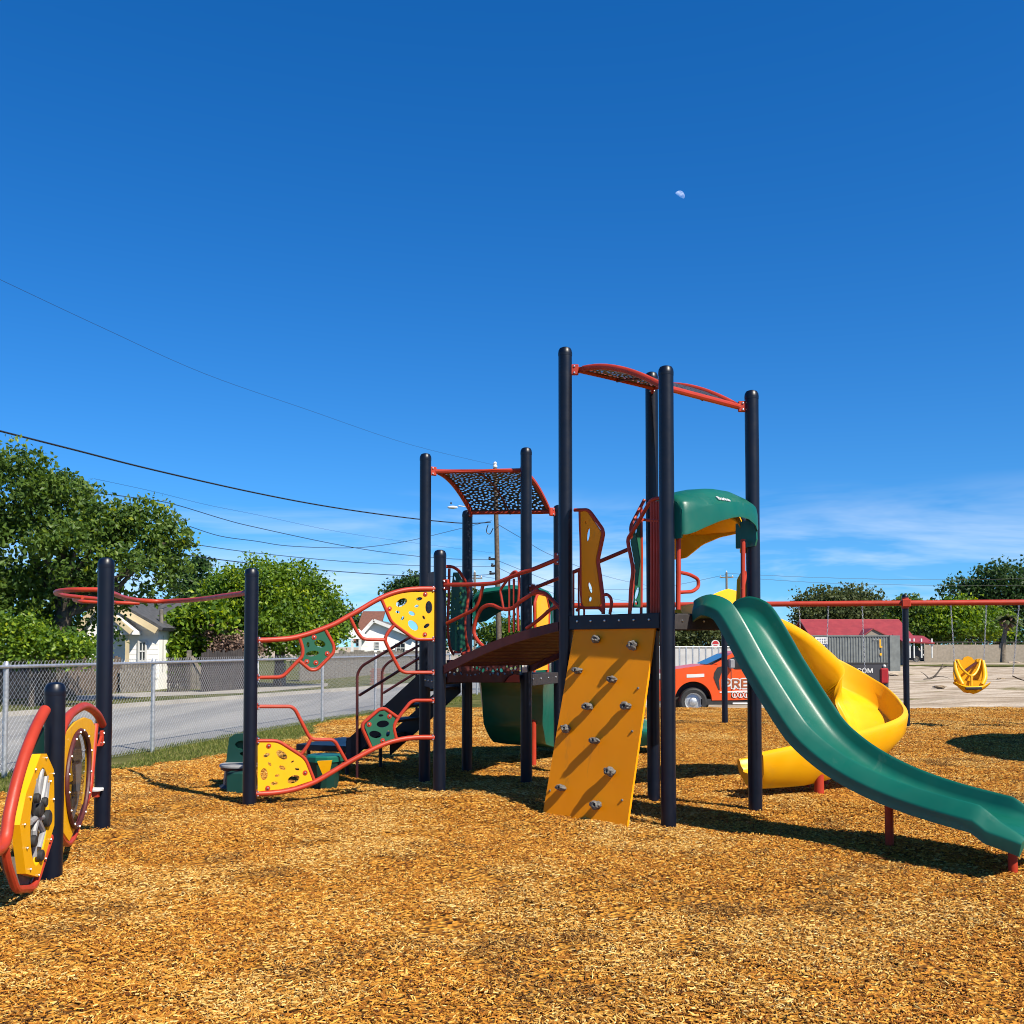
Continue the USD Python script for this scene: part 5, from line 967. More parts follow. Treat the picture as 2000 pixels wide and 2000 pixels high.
# ------------------------------------------------------------------ houses
def wallbox(x0, x1, y0, y1, z0, z1): return box(((x0 + x1) / 2, (y0 + y1) / 2, (z0 + z1) / 2), (x1 - x0, y1 - y0, z1 - z0))
def gable(x0, x1, xa, y0, y1, z0, ze, za):
    """gabled body, gable end towards the viewer, apex over xa"""
    P = Polygon([(x0, z0), (x1, z0), (x1, ze), (xa, za), (x0, ze)]); m = trimesh.creation.extrude_polygon(P, y1 - y0, engine='earcut'); v = np.array(m.vertices)
    return trimesh.Trimesh(np.stack([v[:, 0], y0 + v[:, 2], v[:, 1]], 1), m.faces[:, ::-1], process=False)
def gable_roof(x0, x1, xa, y0, y1, ze, za, over=.3, t=.12):
    out = []
    for xe, s in ((x0, -1), (x1, 1)):
        dx = np.array([xe - xa, 0, ze - za]); dx /= np.linalg.norm(dx); n = np.array([-dx[2], 0, dx[0]]) * (1 if s > 0 else -1); n = n if n[2] > 0 else -n
        a = np.array([xa, 0, za]); L = np.linalg.norm([xe - xa, ze - za]) + over; c = a + dx * L / 2 + n * (t / 2 + .003); c[1] = (y0 + y1) / 2
        out.append(box(c, (L, y1 - y0 + 2 * over, t), axes=[dx, [0, 1, 0], n]))
    return out
def window(par, x0, x1, z0, z1, y, frame='white_paint', glass='dark_glass', bars=1):
    f = obj(par, 'window', [box(((x0 + x1) / 2, y - .03, z), (x1 - x0 + .12, .07, .06)) for z in (z0, z1)] + [box((x, y - .03, (z0 + z1) / 2), (.06, .07, z1 - z0 - .062)) for x in (x0 - .03, x1 + .03)], frame, smooth=False)
    obj(f, 'pane', box(((x0 + x1) / 2, y - .012, (z0 + z1) / 2), (x1 - x0 - .004, .02, z1 - z0 - .062)), glass, smooth=False)
    if bars: obj(f, 'sash_bar', box(((x0 + x1) / 2, y - .035, (z0 + z1) / 2), (x1 - x0 - .006, .04, .05)), frame, smooth=False); obj(f, 'sash_bar', box(((x0 + x1) / 2, y - .033, (z0 + z1) / 2), (.03, .03, z1 - z0 - .07)), frame, smooth=False)
def clap(par, x0, x1, z0, z1, y, step=.16, mat='siding'):
    """lapped boards over a wall face"""
    for z in np.arange(z0, z1, step):
        obj(par, 'siding_board', box(((x0 + x1) / 2, y - .012, z + step / 2), (x1 - x0, .024, step - .012)), mat, smooth=False)
Y1 = 34.0; px = lambda x, Y=Y1: (x - PPX) / F * Y * 1.0; pz = lambda y, Y=Y1: AT(1000, y, Y)[2]
h1 = thing('white_house', 'white clapboard house with cream trim and dark roof behind the tall tree', 'house', [px(270), Y1, 0])
wx0, wx1 = px(165), px(311); zt1, ze1 = pz(1160), pz(1226)
obj(h1, 'wall', gable(wx0, wx1, px(205), Y1, Y1 + 7, -.1, ze1, pz(1166)), 'siding', smooth=False); clap(h1, px(240), px(310), .45, ze1 - .05, Y1)
obj(h1, 'roof', gable_roof(wx0, wx1, px(205), Y1 - .12, Y1 + 6, ze1, pz(1166), over=.22)[0], 'dark_shingle', smooth=False); obj(h1, 'roof', gable_roof(wx0, wx1, px(205), Y1 - .12, Y1 + 6, ze1, pz(1166), over=.22)[1], 'dark_shingle', smooth=False)
for s, (xa_, za_, xb_, zb2) in enumerate(((px(205), pz(1166), px(314), pz(1229)), (px(205), pz(1166), px(160), pz(1229)))): obj(h1, 'rake_trim', bar((xa_, Y1 - .38, za_ - .06), (xb_, Y1 - .38, zb2 - .06), .05, .2), 'cream_trim', smooth=False)
obj(h1, 'wall', gable(px(327), px(405), px(366), Y1 + 2.8, Y1 + 7, -.1, pz(1224), pz(1180)), 'siding', smooth=False, label='right wing wall')
for q in gable_roof(px(327), px(405), px(366), Y1 + 2.6, Y1 + 6, pz(1224), pz(1180), over=.2): obj(h1, 'roof', q, 'dark_shingle', smooth=False)
obj(h1, 'wall', wallbox(px(311) + .01, px(327) - .01, Y1 + 1.5, Y1 + 7, -.1, pz(1228)), 'siding', smooth=False, label='recessed wall between the two gables')
yb = Y1 + 1.4; obj(h1, 'roof', bar((px(268, yb), yb + 1.2, pz(1213, yb)), (px(352, yb), yb + 1.2, pz(1213, yb)), 3.0, .1, up=(0, -.55, .83)), 'dark_shingle', smooth=False, label='dark roof slope in the valley')
obj(h1, 'porch_gable', gable(px(224), px(278), px(240), Y1 - 1.0, Y1 - .03, pz(1240), pz(1234), pz(1203)), 'siding', smooth=False)
for (a, b, c_, d_) in ((240, 1202, 281, 1236), (240, 1202, 222, 1236)): obj(h1, 'rake_trim', bar((px(a), Y1 - 1.06, pz(b)), (px(c_), Y1 - 1.06, pz(d_)), .1, .16), 'cream_trim', smooth=False)
obj(h1, 'porch_post', box((px(269), Y1 - .9, pz(1290)), (.1, .1, pz(1240) - pz(1340))), 'cream_trim', smooth=False)
window(h1, px(275), px(285.5), pz(1291), pz(1253), Y1 - .03)
Y2 = 76.0; h2 = thing('white_house', 'low white gabled house seen through the pipe climber', 'house', [px(740, Y2), Y2, 0]); p2 = lambda x: px(x, Y2); q2 = lambda y: pz(y, Y2)
obj(h2, 'wall', gable(p2(704), p2(812), p2(731), Y2, Y2 + 8, -.1, q2(1243), q2(1213)), 'siding', smooth=False); clap(h2, p2(705), p2(808), .3, q2(1246), Y2, .3)
a_, b_ = gable_roof(p2(704), p2(812), p2(731), Y2, Y2 + 8, q2(1243), q2(1213), over=.3)
obj(h2, 'roof', a_, 'brown_shingle', smooth=False); obj(h2, 'roof', b_, 'grey_shingle', smooth=False)
obj(h2, 'roof', bar((p2(683), Y2 + 4, q2(1222)), (p2(730), Y2 + 4, q2(1222)), 6, .2, up=(0, -.4, .9)), 'brown_shingle', smooth=False, label='faded brown roof behind the gable')
for (a, b, c_, d_) in ((731, 1212, 812, 1244), (731, 1212, 703, 1243)): obj(h2, 'rake_trim', bar((p2(a), Y2 - .36, q2(b)), (p2(c_), Y2 - .36, q2(d_)), .06, .25), 'white_paint', smooth=False)
obj(h2, 'porch_gable', gable(p2(683), p2(716), p2(698), Y2 - 1.5, Y2 - .05, q2(1248), q2(1240), q2(1226)), 'siding', smooth=False)
for x in (694, 709): obj(h2, 'porch_post', box((p2(x), Y2 - 1.4, q2(1275)), (.18, .18, q2(1248) - q2(1300))), 'white_paint', smooth=False)
for x0, x1, y0, y1 in ((733.5, 740, 1266, 1254), (775, 791, 1275, 1256), (697, 703, 1262, 1249)): window(h2, p2(x0), p2(x1), q2(y0), q2(y1), Y2 - .03)
Y3 = 104.0; h3 = thing('red_roof_house', 'low house with a long red metal roof behind the shipping container', 'house', [px(1685, Y3), Y3, -.38]); p3 = lambda x: px(x, Y3); q3 = lambda y: pz(y, Y3)
obj(h3, 'wall', wallbox(p3(1592), p3(1772), Y3 + .5, Y3 + 8, -.4, q3(1244)), 'tan_wall', smooth=False)
rz0, rz1 = q3(1246), q3(1208); NS_ = 17
for i in range(NS_):      # standing-seam sheets laid in courses
    f0, f1 = i / NS_, (i + 1) / NS_; z0, z1 = rz0 + (rz1 - rz0) * f0, rz0 + (rz1 - rz0) * f1; y0, y1 = Y3 + 4.2 * f0, Y3 + 4.2 * f1
    obj(h3, 'roof_course', bar((p3(1584), (y0 + y1) / 2, (z0 + z1) / 2), (p3(1786), (y0 + y1) / 2, (z0 + z1) / 2), math.hypot(y1 - y0, z1 - z0) * .99, .12, up=(0, -(rz1 - rz0), 4.2)), 'red_metal_roof', smooth=False)
obj(h3, 'roof', bar((p3(1584), Y3 + 6.2, (rz0 + rz1) / 2), (p3(1786), Y3 + 6.2, (rz0 + rz1) / 2), 4.6, .12, up=(0, rz1 - rz0, 4.2)), 'red_metal_roof', smooth=False)
obj(h3, 'gable', gable(p3(1682), p3(1722), p3(1698), Y3 - .9, Y3 + 2.2, q3(1244), q3(1241), q3(1229)), 'tan_wall', smooth=False)
for q in gable_roof(p3(1682), p3(1722), p3(1698), Y3 - .9, Y3 + 2, q3(1241), q3(1229), over=.15, t=.1): obj(h3, 'roof', q, 'red_metal_roof', smooth=False)
obj(h3, 'porch_roof', bar((p3(1742), Y3 - 1.4, q3(1247)), (p3(1803), Y3 - 1.4, q3(1250)), 3.0, .12, up=(.1, -.25, 1)), 'red_metal_roof', smooth=False)
for x in (1757, 1765, 1779, 1799): obj(h3, 'porch_post', box((p3(x), Y3 - 2.6, q3(1266)), (.12, .12, q3(1253) - q3(1290))), 'white_paint', smooth=False)
window(h3, p3(1745), p3(1754), q3(1267), q3(1256), Y3 + .47)
# ------------------------------------------------------------------ shipping container
Yc = 74.0; pc_ = lambda x: px(x, Yc); qc = lambda y: pz(y, Yc)
ct = thing('shipping_container', 'grey corrugated shipping container with a white sign', 'container', [pc_(1660), Yc, -.38])
cx0, cx1, cz0, cz1 = pc_(1560), pc_(1741), -.36, qc(1240.5); N = 34; prof_ = []
for i in range(N):
    a = cx0 + (cx1 - cx0) * i / N; w = (cx1 - cx0) / N; prof_ += [(a, Yc), (a + w * .34, Yc), (a + w * .5, Yc + .045), (a + w * .84, Yc + .045)]
prof_.append((cx1, Yc)); prof_ = np.array(prof_)
V = np.vstack([np.c_[prof_, np.full(len(prof_), cz0 + .14)], np.c_[prof_, np.full(len(prof_), cz1 - .1)]]); n = len(prof_)
obj(ct, 'corrugated_side', trimesh.Trimesh(V, np.concatenate([[[i, i + 1, n + i + 1], [i, n + i + 1, n + i]] for i in range(n - 1)]), process=False), 'container_paint', smooth=False)
obj(ct, 'top_rail', box(((cx0 + cx1) / 2, Yc + .02, cz1 - .05), (cx1 - cx0, .12, .1)), 'container_paint', smooth=False); obj(ct, 'bottom_rail', box(((cx0 + cx1) / 2, Yc + .02, cz0 + .07), (cx1 - cx0, .12, .14)), 'container_paint', smooth=False)
for x in (cx0 + .08, cx1 - .08): obj(ct, 'corner_post', box((x, Yc - .02, (cz0 + cz1) / 2), (.17, .16, cz1 - cz0 - .002)), 'container_paint', smooth=False)
obj(ct, 'end_wall', box((cx1 + .32, Yc + 1.3, (cz0 + cz1) / 2), (.6, 2.5, cz1 - cz0 - .03)), 'container_paint', smooth=False); obj(ct, 'roof', box(((cx0 + cx1) / 2, Yc + 1.3, cz1 - .04), (cx1 - cx0, 2.4, .06)), 'container_paint', smooth=False)
sg = obj(ct, 'sign', box((pc_(1603.5), Yc - .05, qc(1251.2)), (pc_(1616) - pc_(1591), .03, qc(1244.5) - qc(1258))), 'white_paint', smooth=False); obj(sg, 'sign_band', box((pc_(1603.5), Yc - .05, qc(1261)), (pc_(1616) - pc_(1591), .032, qc(1258.2) - qc(1264))), 'navy_print', smooth=False)
r = np.random.default_rng(9)
for row, y in enumerate((1248.5, 1252.2, 1255.4)):
    for i in range(4): x = 1596.5 + i * 4.6; obj(sg, 'printed_mark', box((pc_(x), Yc - .068, qc(y)), (.085 * r.uniform(.7, 1.4), .006, .07 * r.uniform(.6, 1.1))), 'navy_print' if row == 0 else 'dark_panel', smooth=False)
for i in range(3): obj(sg, 'printed_mark', box((pc_(1598.5 + i * 5), Yc - .069, qc(1261)), (.12, .006, .055)), 'white_paint', smooth=False)
obj(ct, 'yellow_marking', [box((pc_(1718), Yc - .06, qc(1256)), (.09, .02, .55)), box((pc_(1719.5), Yc - .06, qc(1263.5)), (.17, .021, .1)), box((pc_(1719), Yc - .06, qc(1278)), (.14, .02, .16))], 'yellow_plastic', smooth=False, kind='stuff'); obj(ct, 'white_marking', [box((pc_(x), Yc - .058, qc(1249)), (.10, .02, .09)) for x in (1706.5, 1713)], 'grey_plastic', smooth=False, kind='stuff')

# ------------------------------------------------------------------ walls and fences further off
bA, bB = G(1806, 1294, -.38), G(2080, 1294, -.38)
tw_ = thing('tan_wall', 'long low tan panel wall across the sandy lot on the right', 'wall', bA)
n = 11
for i in range(n):
    a, b = bA + (bB - bA) * i / n, bA + (bB - bA) * (i + 1) / n; d = unit(b - a); obj(tw_, 'wall_panel', bar(a + d * .04 + up(1.0), b - d * .04 + up(1.0 + .01 * (i % 3)), .12, 2.15), 'tan_board', smooth=False); obj(tw_, 'post', bar(a + up(-.2), a + up(2.3), .11, .11, up=(0, 1, 0)), 'tan_board', smooth=False)
obj(tw_, 'top_rail', tube([bA + up(2.36), bB + up(2.36)], .06, 8), 'dark_wood')
gf0, gf1 = AT(1262, 1262, 46), AT(1478, 1262, 47.5)
gf = thing('panel_fence', 'grey see-through panel fence behind the orange truck', 'fence', [gf0[0], gf0[1], -.38])
n = 17
for i in range(n + 1):
    p = (gf0 + (gf1 - gf0) * i / n) * [1, 1, 0]; obj(gf, 'post', tube([p + up(-.6), p + up(1.50)], .035, 8), 'galvanised')
    if i < n: q = (gf0 + (gf1 - gf0) * (i + 1) / n) * [1, 1, 0]; d = unit(q - p); obj(gf, 'screen_panel', bar(p + d * .04 + up(.5), q - d * .04 + up(.5), .02, 1.85), 'fence_screen', smooth=False)
obj(gf, 'top_rail', tube([gf0 * [1, 1, 0] + up(1.49), gf1 * [1, 1, 0] + up(1.49)], .028, 8), 'galvanised')
def board_fence(name, label, x0, y0, x1, y1, top, mat, n, seed, zb=.09):
    r = np.random.default_rng(seed); a, b = G(x0, y0, zb), G(x1, y1, zb); t = thing(name, label, 'fence', a); d = unit(b - a); L = np.linalg.norm(b - a); w = L / n
    for i in range(n): p = a + d * w * i; h = top * r.uniform(.94, 1.05); obj(t, 'board', bar(p + d * .008 + up(h / 2 - .05), p + d * (w - .008) + up(h / 2 - .05), .022, h), mat, smooth=False)
    nn = np.array([-d[1], d[0], 0]); obj(t, 'rail', bar(a + nn * .05 + up(top * .3), b + nn * .05 + up(top * .3), .04, .09), mat, smooth=False); obj(t, 'rail', bar(a + nn * .05 + up(top * .8), b + nn * .05 + up(top * .8), .04, .09), mat, smooth=False)
board_fence('board_fence', 'weathered dark board fence under the tall tree at the far left', -120, 1375, 235, 1352, 1.15, 'old_wood', 46, 1)
board_fence('board_fence', 'short brown board fence in front of the white gabled house', 236, 1353, 301, 1349, .95, 'grey_wood', 12, 2)
board_fence('board_fence', 'dark board fence right of the leaning grey gate', 392, 1352, 500, 1345, 1.35, 'dark_wood', 22, 3)
board_fence('board_fence', 'dark board fence left of the leaning grey gate', 326, 1352, 372, 1351, 1.1, 'dark_wood', 11, 4)
board_fence('board_fence', 'long grey board fence in front of the low white house', 585, 1331, 862, 1306, 1.25, 'grey_wood', 46, 5)
p = G(386, 1346, .09); gt = thing('leaning_gate', 'leaning grey wood gate between the dark board fences', 'gate', p)
for i in range(4): q = p + np.array([-.30 + i * .17, 0, 0]); obj(gt, 'board', bar(q + up(0), q + up(1.3 - .26 * i), .15, .03, up=(0, 1, 0)), 'grey_wood', smooth=False)
obj(gt, 'brace', bar(p + np.array([-.2, -.04, 1.1]), p + np.array([.42, -.04, .1]), .04, .1), 'tan_board', smooth=False)
p = G(312.5, 1346, .09); uw = thing('weathered_post', 'tall weathered grey timber post in front of the white gabled house', 'post', p); obj(uw, 'shaft', tube(spline([p + up(-.3), p + up(1.2) + [.02, 0, 0], AT(315, 1192, p[1])], 6), [.075, .07, .066], 10), 'grey_wood'); obj(uw, 'top_plate', lathe([(.068, 0), (.05, .03), (.0001, .035)], AT(315, 1192, p[1]), 10), 'grey_wood')
# driveway and walk on the far lawn
flat(xy(G(150, 1368, .1), G(300, 1360, .1), G(500, 1352, .1), G(640, 1340, .1), G(640, 1334, .1), G(500, 1343, .1), G(400, 1348, .1), G(300, 1351, .1), G(150, 1358, .1)), .097, 'concrete', 'driveway')
# blue bin, brick pillar
def boxbin(x, yb, yt, w, mat, label):
    p = G(x, yb, .09); h = AT(x, yt, p[1])[2] - .09; t = thing('wheelie_bin', label, 'bin', p); R_ = [[p + np.array([sx_ * w * k / 2, sy_ * w * k / 2, z]) for sx_, sy_ in ((-1, -1), (1, -1), (1, 1), (-1, 1))] for z, k in ((.06, .78), (h * .9, 1.0), (h * .94, 1.06))]
    obj(t, 'body', [loft(R_)], mat, smooth=False); obj(t, 'lid', box(p + up(h * .97), (w * 1.1, w * 1.12, .07), bev=.02), mat, smooth=False)
    for s in (-1, 1): obj(t, 'wheel', lathe([(.1, -.03), (.1, .03), (.0001, .03)], p + np.array([s * w * .38, .2, .1]), 12, axis=(1, 0, 0)), 'black_rubber')
boxbin(664, 1320, 1294, .62, 'bin_blue', 'blue wheelie bin standing before the long grey board fence')
p = G(736, 1337, .09); bp = thing('brick_pillar', 'short brick pillar by the kerb behind the stairs', 'pillar', p); h = AT(736, 1305, p[1])[2] - .09
for i in range(8):
    for j in range(2): obj(bp, 'brick', box(p + np.array([-.12 + .24 * j + (.06 if i % 2 else 0), 0, h * (i + .5) / 8]), (.23, .4, h / 8 - .012)), 'brickwork', smooth=False)
obj(bp, 'core', box(p + up(h / 2 - .04), (.40, .36, h - .02)), 'concrete', smooth=False)
# ------------------------------------------------------------------ orange pickup truck
Yt = 28.2; zt2 = zoomed(1310, 1230, .10352); ZG = -.38
TX = lambda x: AT(x, 1300, Yt)[0]; TZ = lambda y: AT(1400, y, Yt)[2]
tk = thing('pickup_truck', 'bright orange work pickup with white lettering parked behind the slides', 'truck', [TX(1500), Yt, ZG])
tp_ = lambda p: (TX(zt2(p)[0]), TZ(zt2(p)[1]))
xw1, xw2 = TX(1354), TX(1354) + 3.55; rw = .385; zwc = ZG + rw
lower = Polygon([(TX(1284), zwc + .02), (TX(1284), TZ(1318)), tp_((0, 770)), tp_((110, 740)), tp_((620, 665)), tp_((860, 665)), tp_((930, 640)), (TX(1436), TZ(1308)), (TX(1556), TZ(1308)), (TX(1560), TZ(1366)), (TX(1560), TZ(1366))]).buffer(0)
lower = Polygon(list(lower.exterior.coords)).difference(Point(xw1, zwc + .05).buffer(rw + .12))
bed = Polygon([(TX(1560) + .015, TZ(1365)), (TX(1560) + .015, TZ(1297)), (TX(1733), TZ(1297)), (TX(1736), TZ(1320)), (TX(1734), TZ(1352)), (TX(1720), TZ(1364))]).difference(Point(xw2, zwc + .05).buffer(rw + .12))
def side_extrude(P, y0, y1):
    if P.geom_type != 'Polygon': P = max(P.geoms, key=lambda g: g.area)
    m = trimesh.creation.extrude_polygon(P, y1 - y0, engine='earcut'); v = np.array(m.vertices); return trimesh.Trimesh(np.stack([v[:, 0], y0 + v[:, 2], v[:, 1]], 1), m.faces[:, ::-1], process=False)
obj(tk, 'body', side_extrude(lower, Yt, Yt + 1.9), 'truck_orange', smooth=False); obj(tk, 'cargo_bed', side_extrude(bed, Yt, Yt + 1.9), 'dark_panel', smooth=False)
cabP = Polygon([tp_((800, 664)), tp_((1000, 560)), tp_((1180, 440)), (TX(1446), TZ(1272)), (TX(1530), TZ(1271)), (TX(1546), TZ(1281)), (TX(1553), TZ(1307)), (TX(1436), TZ(1307.5)), tp_((950, 640))]).buffer(0)
obj(tk, 'cab', side_extrude(cabP, Yt + .13, Yt + 1.77), 'truck_orange', smooth=False)
for ps in (((1000, 640), (1100, 560), (1200, 520), (1270, 470), (1480, 470), (1480, 735), (1150, 745), (985, 720)), ((1520, 470), (2000, 460), (2170, 520), (2250, 735), (1520, 735))): obj(tk, 'side_window', side_extrude(Polygon([tp_(p) for p in ps]), Yt + .105, Yt + .135), 'dark_glass', smooth=False)
obj(tk, 'windscreen', bar((tp_((775, 655))[0], Yt + .2, tp_((775, 655))[1]), (tp_((775, 655))[0], Yt + 1.7, tp_((775, 655))[1]), .02, .05), 'dark_glass', smooth=False)
a0, a1 = tp_((700, 650)), tp_((1120, 470)); obj(tk, 'windscreen', trimesh.Trimesh([(a0[0], Yt + .15, a0[1]), (a0[0], Yt + 1.75, a0[1]), (a1[0], Yt + 1.75, a1[1] + .02), (a1[0], Yt + .15, a1[1] + .02)], [[0, 1, 2], [0, 2, 3]], process=False), 'dark_glass', smooth=False)
for x_ in (TX(1428), TX(1500), TX(1553)): obj(tk, 'door_seam', box((x_, Yt - .001, TZ(1336)), (.014, .012, TZ(1310) - TZ(1364))), 'black_rubber', smooth=False)
for x_ in (TX(1487), TX(1543)): obj(tk, 'door_handle', box((x_, Yt - .02, TZ(1316)), (.2, .04, .04), bev=.012), 'black_rubber')
obj(tk, 'bumper', box((TX(1290), Yt + .95, zwc + .08), (.35, 1.86, .26), bev=.05), 'galvanised'); obj(tk, 'headlight', box((TX(1289), Yt + .12, TZ(1322)), (.2, .3, .18), bev=.04), 'white_paint')
mr = obj(tk, 'mirror', box((tp_((1130, 640))[0], Yt - .12, tp_((1130, 640))[1]), (.14, .2, .26), bev=.03), 'grey_plastic')
obj(tk, 'fender_vent', side_extrude(Polygon([tp_(p) for p in ((960, 690), (880, 710), (825, 800), (808, 900), (850, 1010), (900, 1130), (925, 1130), (905, 960), (960, 800))]), Yt - .012, Yt + .02), 'black_rubber', smooth=False)
obj(tk, 'sill', box((TX(1490), Yt + .12, TZ(1371)), (3.4, .2, .16)), 'black_rubber', smooth=False); obj(tk, 'chassis', box((TX(1500), Yt + .95, ZG + .42), (4.6, 1.3, .2)), 'black_rubber', smooth=False); obj(tk, 'running_board', tube([(TX(1430), Yt - .02, TZ(1374)), (TX(1540), Yt - .02, TZ(1374))], .03, 8), 'steel_bolt')
for xw in (xw1, xw2):
    for yy in (Yt + .1, Yt + 1.78):
        w = obj(tk, 'wheel', lathe([(.24, -.11), (.33, -.12), (rw - .02, -.1), (rw, -.05), (rw, .05), (rw - .02, .1), (.33, .12), (.24, .11)], (xw, yy, zwc), 28, axis=(0, 1, 0)), 'black_rubber')
        obj(w, 'rim', lathe([(.245, -.10), (.25, -.06), (.22, -.03), (.2, -.01), (.12, -.02), (.1, -.07), (.06, -.09), (.0001, -.09)], (xw, yy, zwc), 24, axis=(0, 1, 0)), 'galvanised')
    obj(tk, 'wheel_arch', side_extrude(Point(xw, zwc + .05).buffer(rw + .115), Yt + .3, Yt + 1.6), 'black_rubber', smooth=False)
def letter(par, text, h, x, y, z, mat, depth=.008, bold=True, name='lettering', slant=.0, sxx=1.0):
    m = meshkit.text_mesh(text, h, depth, bold=bold); v = np.array(m.vertices); m2 = trimesh.Trimesh(np.stack([x + v[:, 0] * sxx, y - v[:, 2], z + v[:, 1] + v[:, 0] * slant], 1), m.faces, process=False); return obj(par, name, m2, mat, smooth=False, kind='stuff')
x0_, z0_ = tp_((960, 1095))
noisy('letter_brown', (.42, .10, .02), scale=6, rough=.5)
for dx_, dz_ in ((-.035, -.03), (.035, -.03), (.0, .03), (.045, 0), (-.04, .01), (.02, -.045)): letter(tk, 'PRE', .225, x0_ + dx_, Yt - .004 - .0003 * (dx_ + .05) * 10, z0_ + dz_, 'white_paint', .005, slant=.02, sxx=1.28)
letter(tk, 'PRE', .225, x0_, Yt - .013, z0_, 'letter_brown', .008, slant=.02, sxx=1.28)
obj(tk, 'white_stripe', side_extrude(Polygon([tp_(p) for p in ((920, 1165), (2400, 1100), (2400, 1128), (920, 1192))]), Yt - .009, Yt + .0), 'white_paint', smooth=False)
for zx in (1200, 1312, 1420):      # three round badges with a bar through each
    bx, bz2 = tp_((zx, 1228)); ring = tube([np.array([bx + .075 * math.cos(t), Yt - .012, bz2 + .075 * math.sin(t)]) for t in np.linspace(0, 6.283, 14, endpoint=False)], .012, 5, closed=True)
    bd = obj(tk, 'badge', ring, 'white_paint'); obj(bd, 'badge_mark', box((bx, Yt - .012, bz2 - .01), (.03, .012, .09)), 'white_paint', smooth=False)
obj(tk, 'fender_sticker', side_extrude(Polygon([tp_(p) for p in ((300, 840), (630, 830), (630, 890), (300, 905))]), Yt - .007, Yt + .004), 'white_paint', smooth=False)
letter(tk, '.COM', .12, TX(1669), Yt - .004, TZ(1314), 'white_paint', .006, sxx=1.15)
obj(tk, 'tail_lamp', box((TX(1726.5), Yt + .02, TZ(1320)), (.22, .14, .42), bev=.03), 'hydrant_red'); obj(tk, 'reverse_lamp', blob((TX(1727), Yt - .01, TZ(1301)), .045, 3, 2, 0), 'white_paint')
obj(tk, 'bed_rail', box((TX(1648), Yt + .06, TZ(1297) + .02), (TX(1735) - TX(1562), .14, .05), bev=.01), 'black_rubber')
# dark car by the container, dead branch
cp0 = G(1775, 1293, -.38); dc = thing('parked_car', 'dark parked car beside the red roofed house', 'car', cp0); k = cp0[1] / 2000; X = lambda x: cp0[0] + (x - 1775) * k; Z = lambda y: AT(1775, y, cp0[1])[2]
obj(dc, 'body', side_extrude(Polygon([(X(1744), Z(1289)), (X(1743), Z(1272)), (X(1765), Z(1270)), (X(1773), Z(1263)), (X(1790), Z(1263)), (X(1798), Z(1272)), (X(1806), Z(1276)), (X(1806), Z(1289))]), cp0[1], cp0[1] + 1.8), 'navy_car', smooth=False)
obj(dc, 'side_window', side_extrude(Polygon([(X(1768), Z(1271)), (X(1775), Z(1264.5)), (X(1789), Z(1264.5)), (X(1795), Z(1271))]), cp0[1] - .02, cp0[1] + .01), 'dark_glass', smooth=False)
for x in (1754, 1790):
    w = obj(dc, 'wheel', lathe([(.3, -.1), (.36, -.1), (.36, .1), (.3, .1)], (X(x), cp0[1] + .05, -.02), 18, axis=(0, 1, 0)), 'black_rubber'); obj(w, 'rim', lathe([(.31, -.08), (.2, -.05), (.0001, -.09)], (X(x), cp0[1] + .05, -.02), 14, axis=(0, 1, 0)), 'steel_bolt')
obj(dc, 'headlight', box((X(1804), cp0[1] + .1, Z(1279)), (.2, .25, .22), bev=.04), 'white_paint')
p = G(1805, 1328, -.37); db = thing('dead_branch', 'dead forked branch lying on the sandy lot', 'branch', p); g0 = obj(db, 'limb', tube(spline([p, p + [.6, .2, .15], p + [1.0, .3, .55], p + [1.2, .3, .9]], 5), [.07, .05, .02], 7), 'bark')
for q in ([(.6, .2, .15), (.9, -.2, .2), (1.3, -.3, .1)], [(.3, .1, .08), (.2, .4, .3), (0, .5, .45)], [(1.0, .3, .55), (1.35, .5, .7), (1.6, .5, .75)]): obj(g0, 'twig', tube(spline([p + np.array(v) for v in q], 4), [.035, .02, .01], 6), 'bark')
r = np.random.default_rng(21)
for i, (x, y, s) in enumerate(((1983, 1296, .5), (1955, 1326, .16), (1745, 1318, .2), (1835, 1342, .18), (1880, 1302, .22))):
    p = G(x, y, -.38); obj(None, 'dirt_lump', blob(p, s, 70 + i, 3, .7, (1.6, 1, .5), 1.6), 'dirt', label=['large earth heap by the tan wall under the palm', 'small earth lump beyond the yellow swing', 'earth lump left of the swing post', 'low earth lump right of the swing post', 'flat earth lump near the tan wall base'][i], cat_='earth heap', smooth=True)

# ------------------------------------------------------------------ utility poles, wires
Yp = 60.0; pt_, pb_ = AT(967, 914, Yp), AT(976, 1334, Yp); pb_[2] = 0
up_ = thing('utility_pole', 'tall wooden utility pole behind the lower roof', 'utility pole', pb_)
obj(up_, 'pole', tube([pb_ + up(-.3), (pb_ + pt_) / 2, pt_], [.17, .15, .12], 12), 'old_wood'); obj(up_, 'insulator', lathe([(.05, 0), (.13, .06), (.13, .12), (.08, .2), (.12, .26), (.06, .36), (.0001, .38)], pt_, 12), 'white_paint')
la, lb = AT(965, 1000, Yp), AT(895, 988, Yp - 1.5); arm = obj(up_, 'lamp_arm', tube(spline([la, (la + lb) / 2 + up(.05), lb], 5), .03, 8), 'galvanised')
obj(arm, 'lamp_head', blob(AT(884, 991, Yp - 1.7), .30, 9, 3, .0, (1, .45, .3)), 'white_paint'); obj(arm, 'photocell', lathe([(.05, 0), (.05, .1), (.0001, .11)], AT(881, 984.5, Yp - 1.7), 10), 'dark_panel')
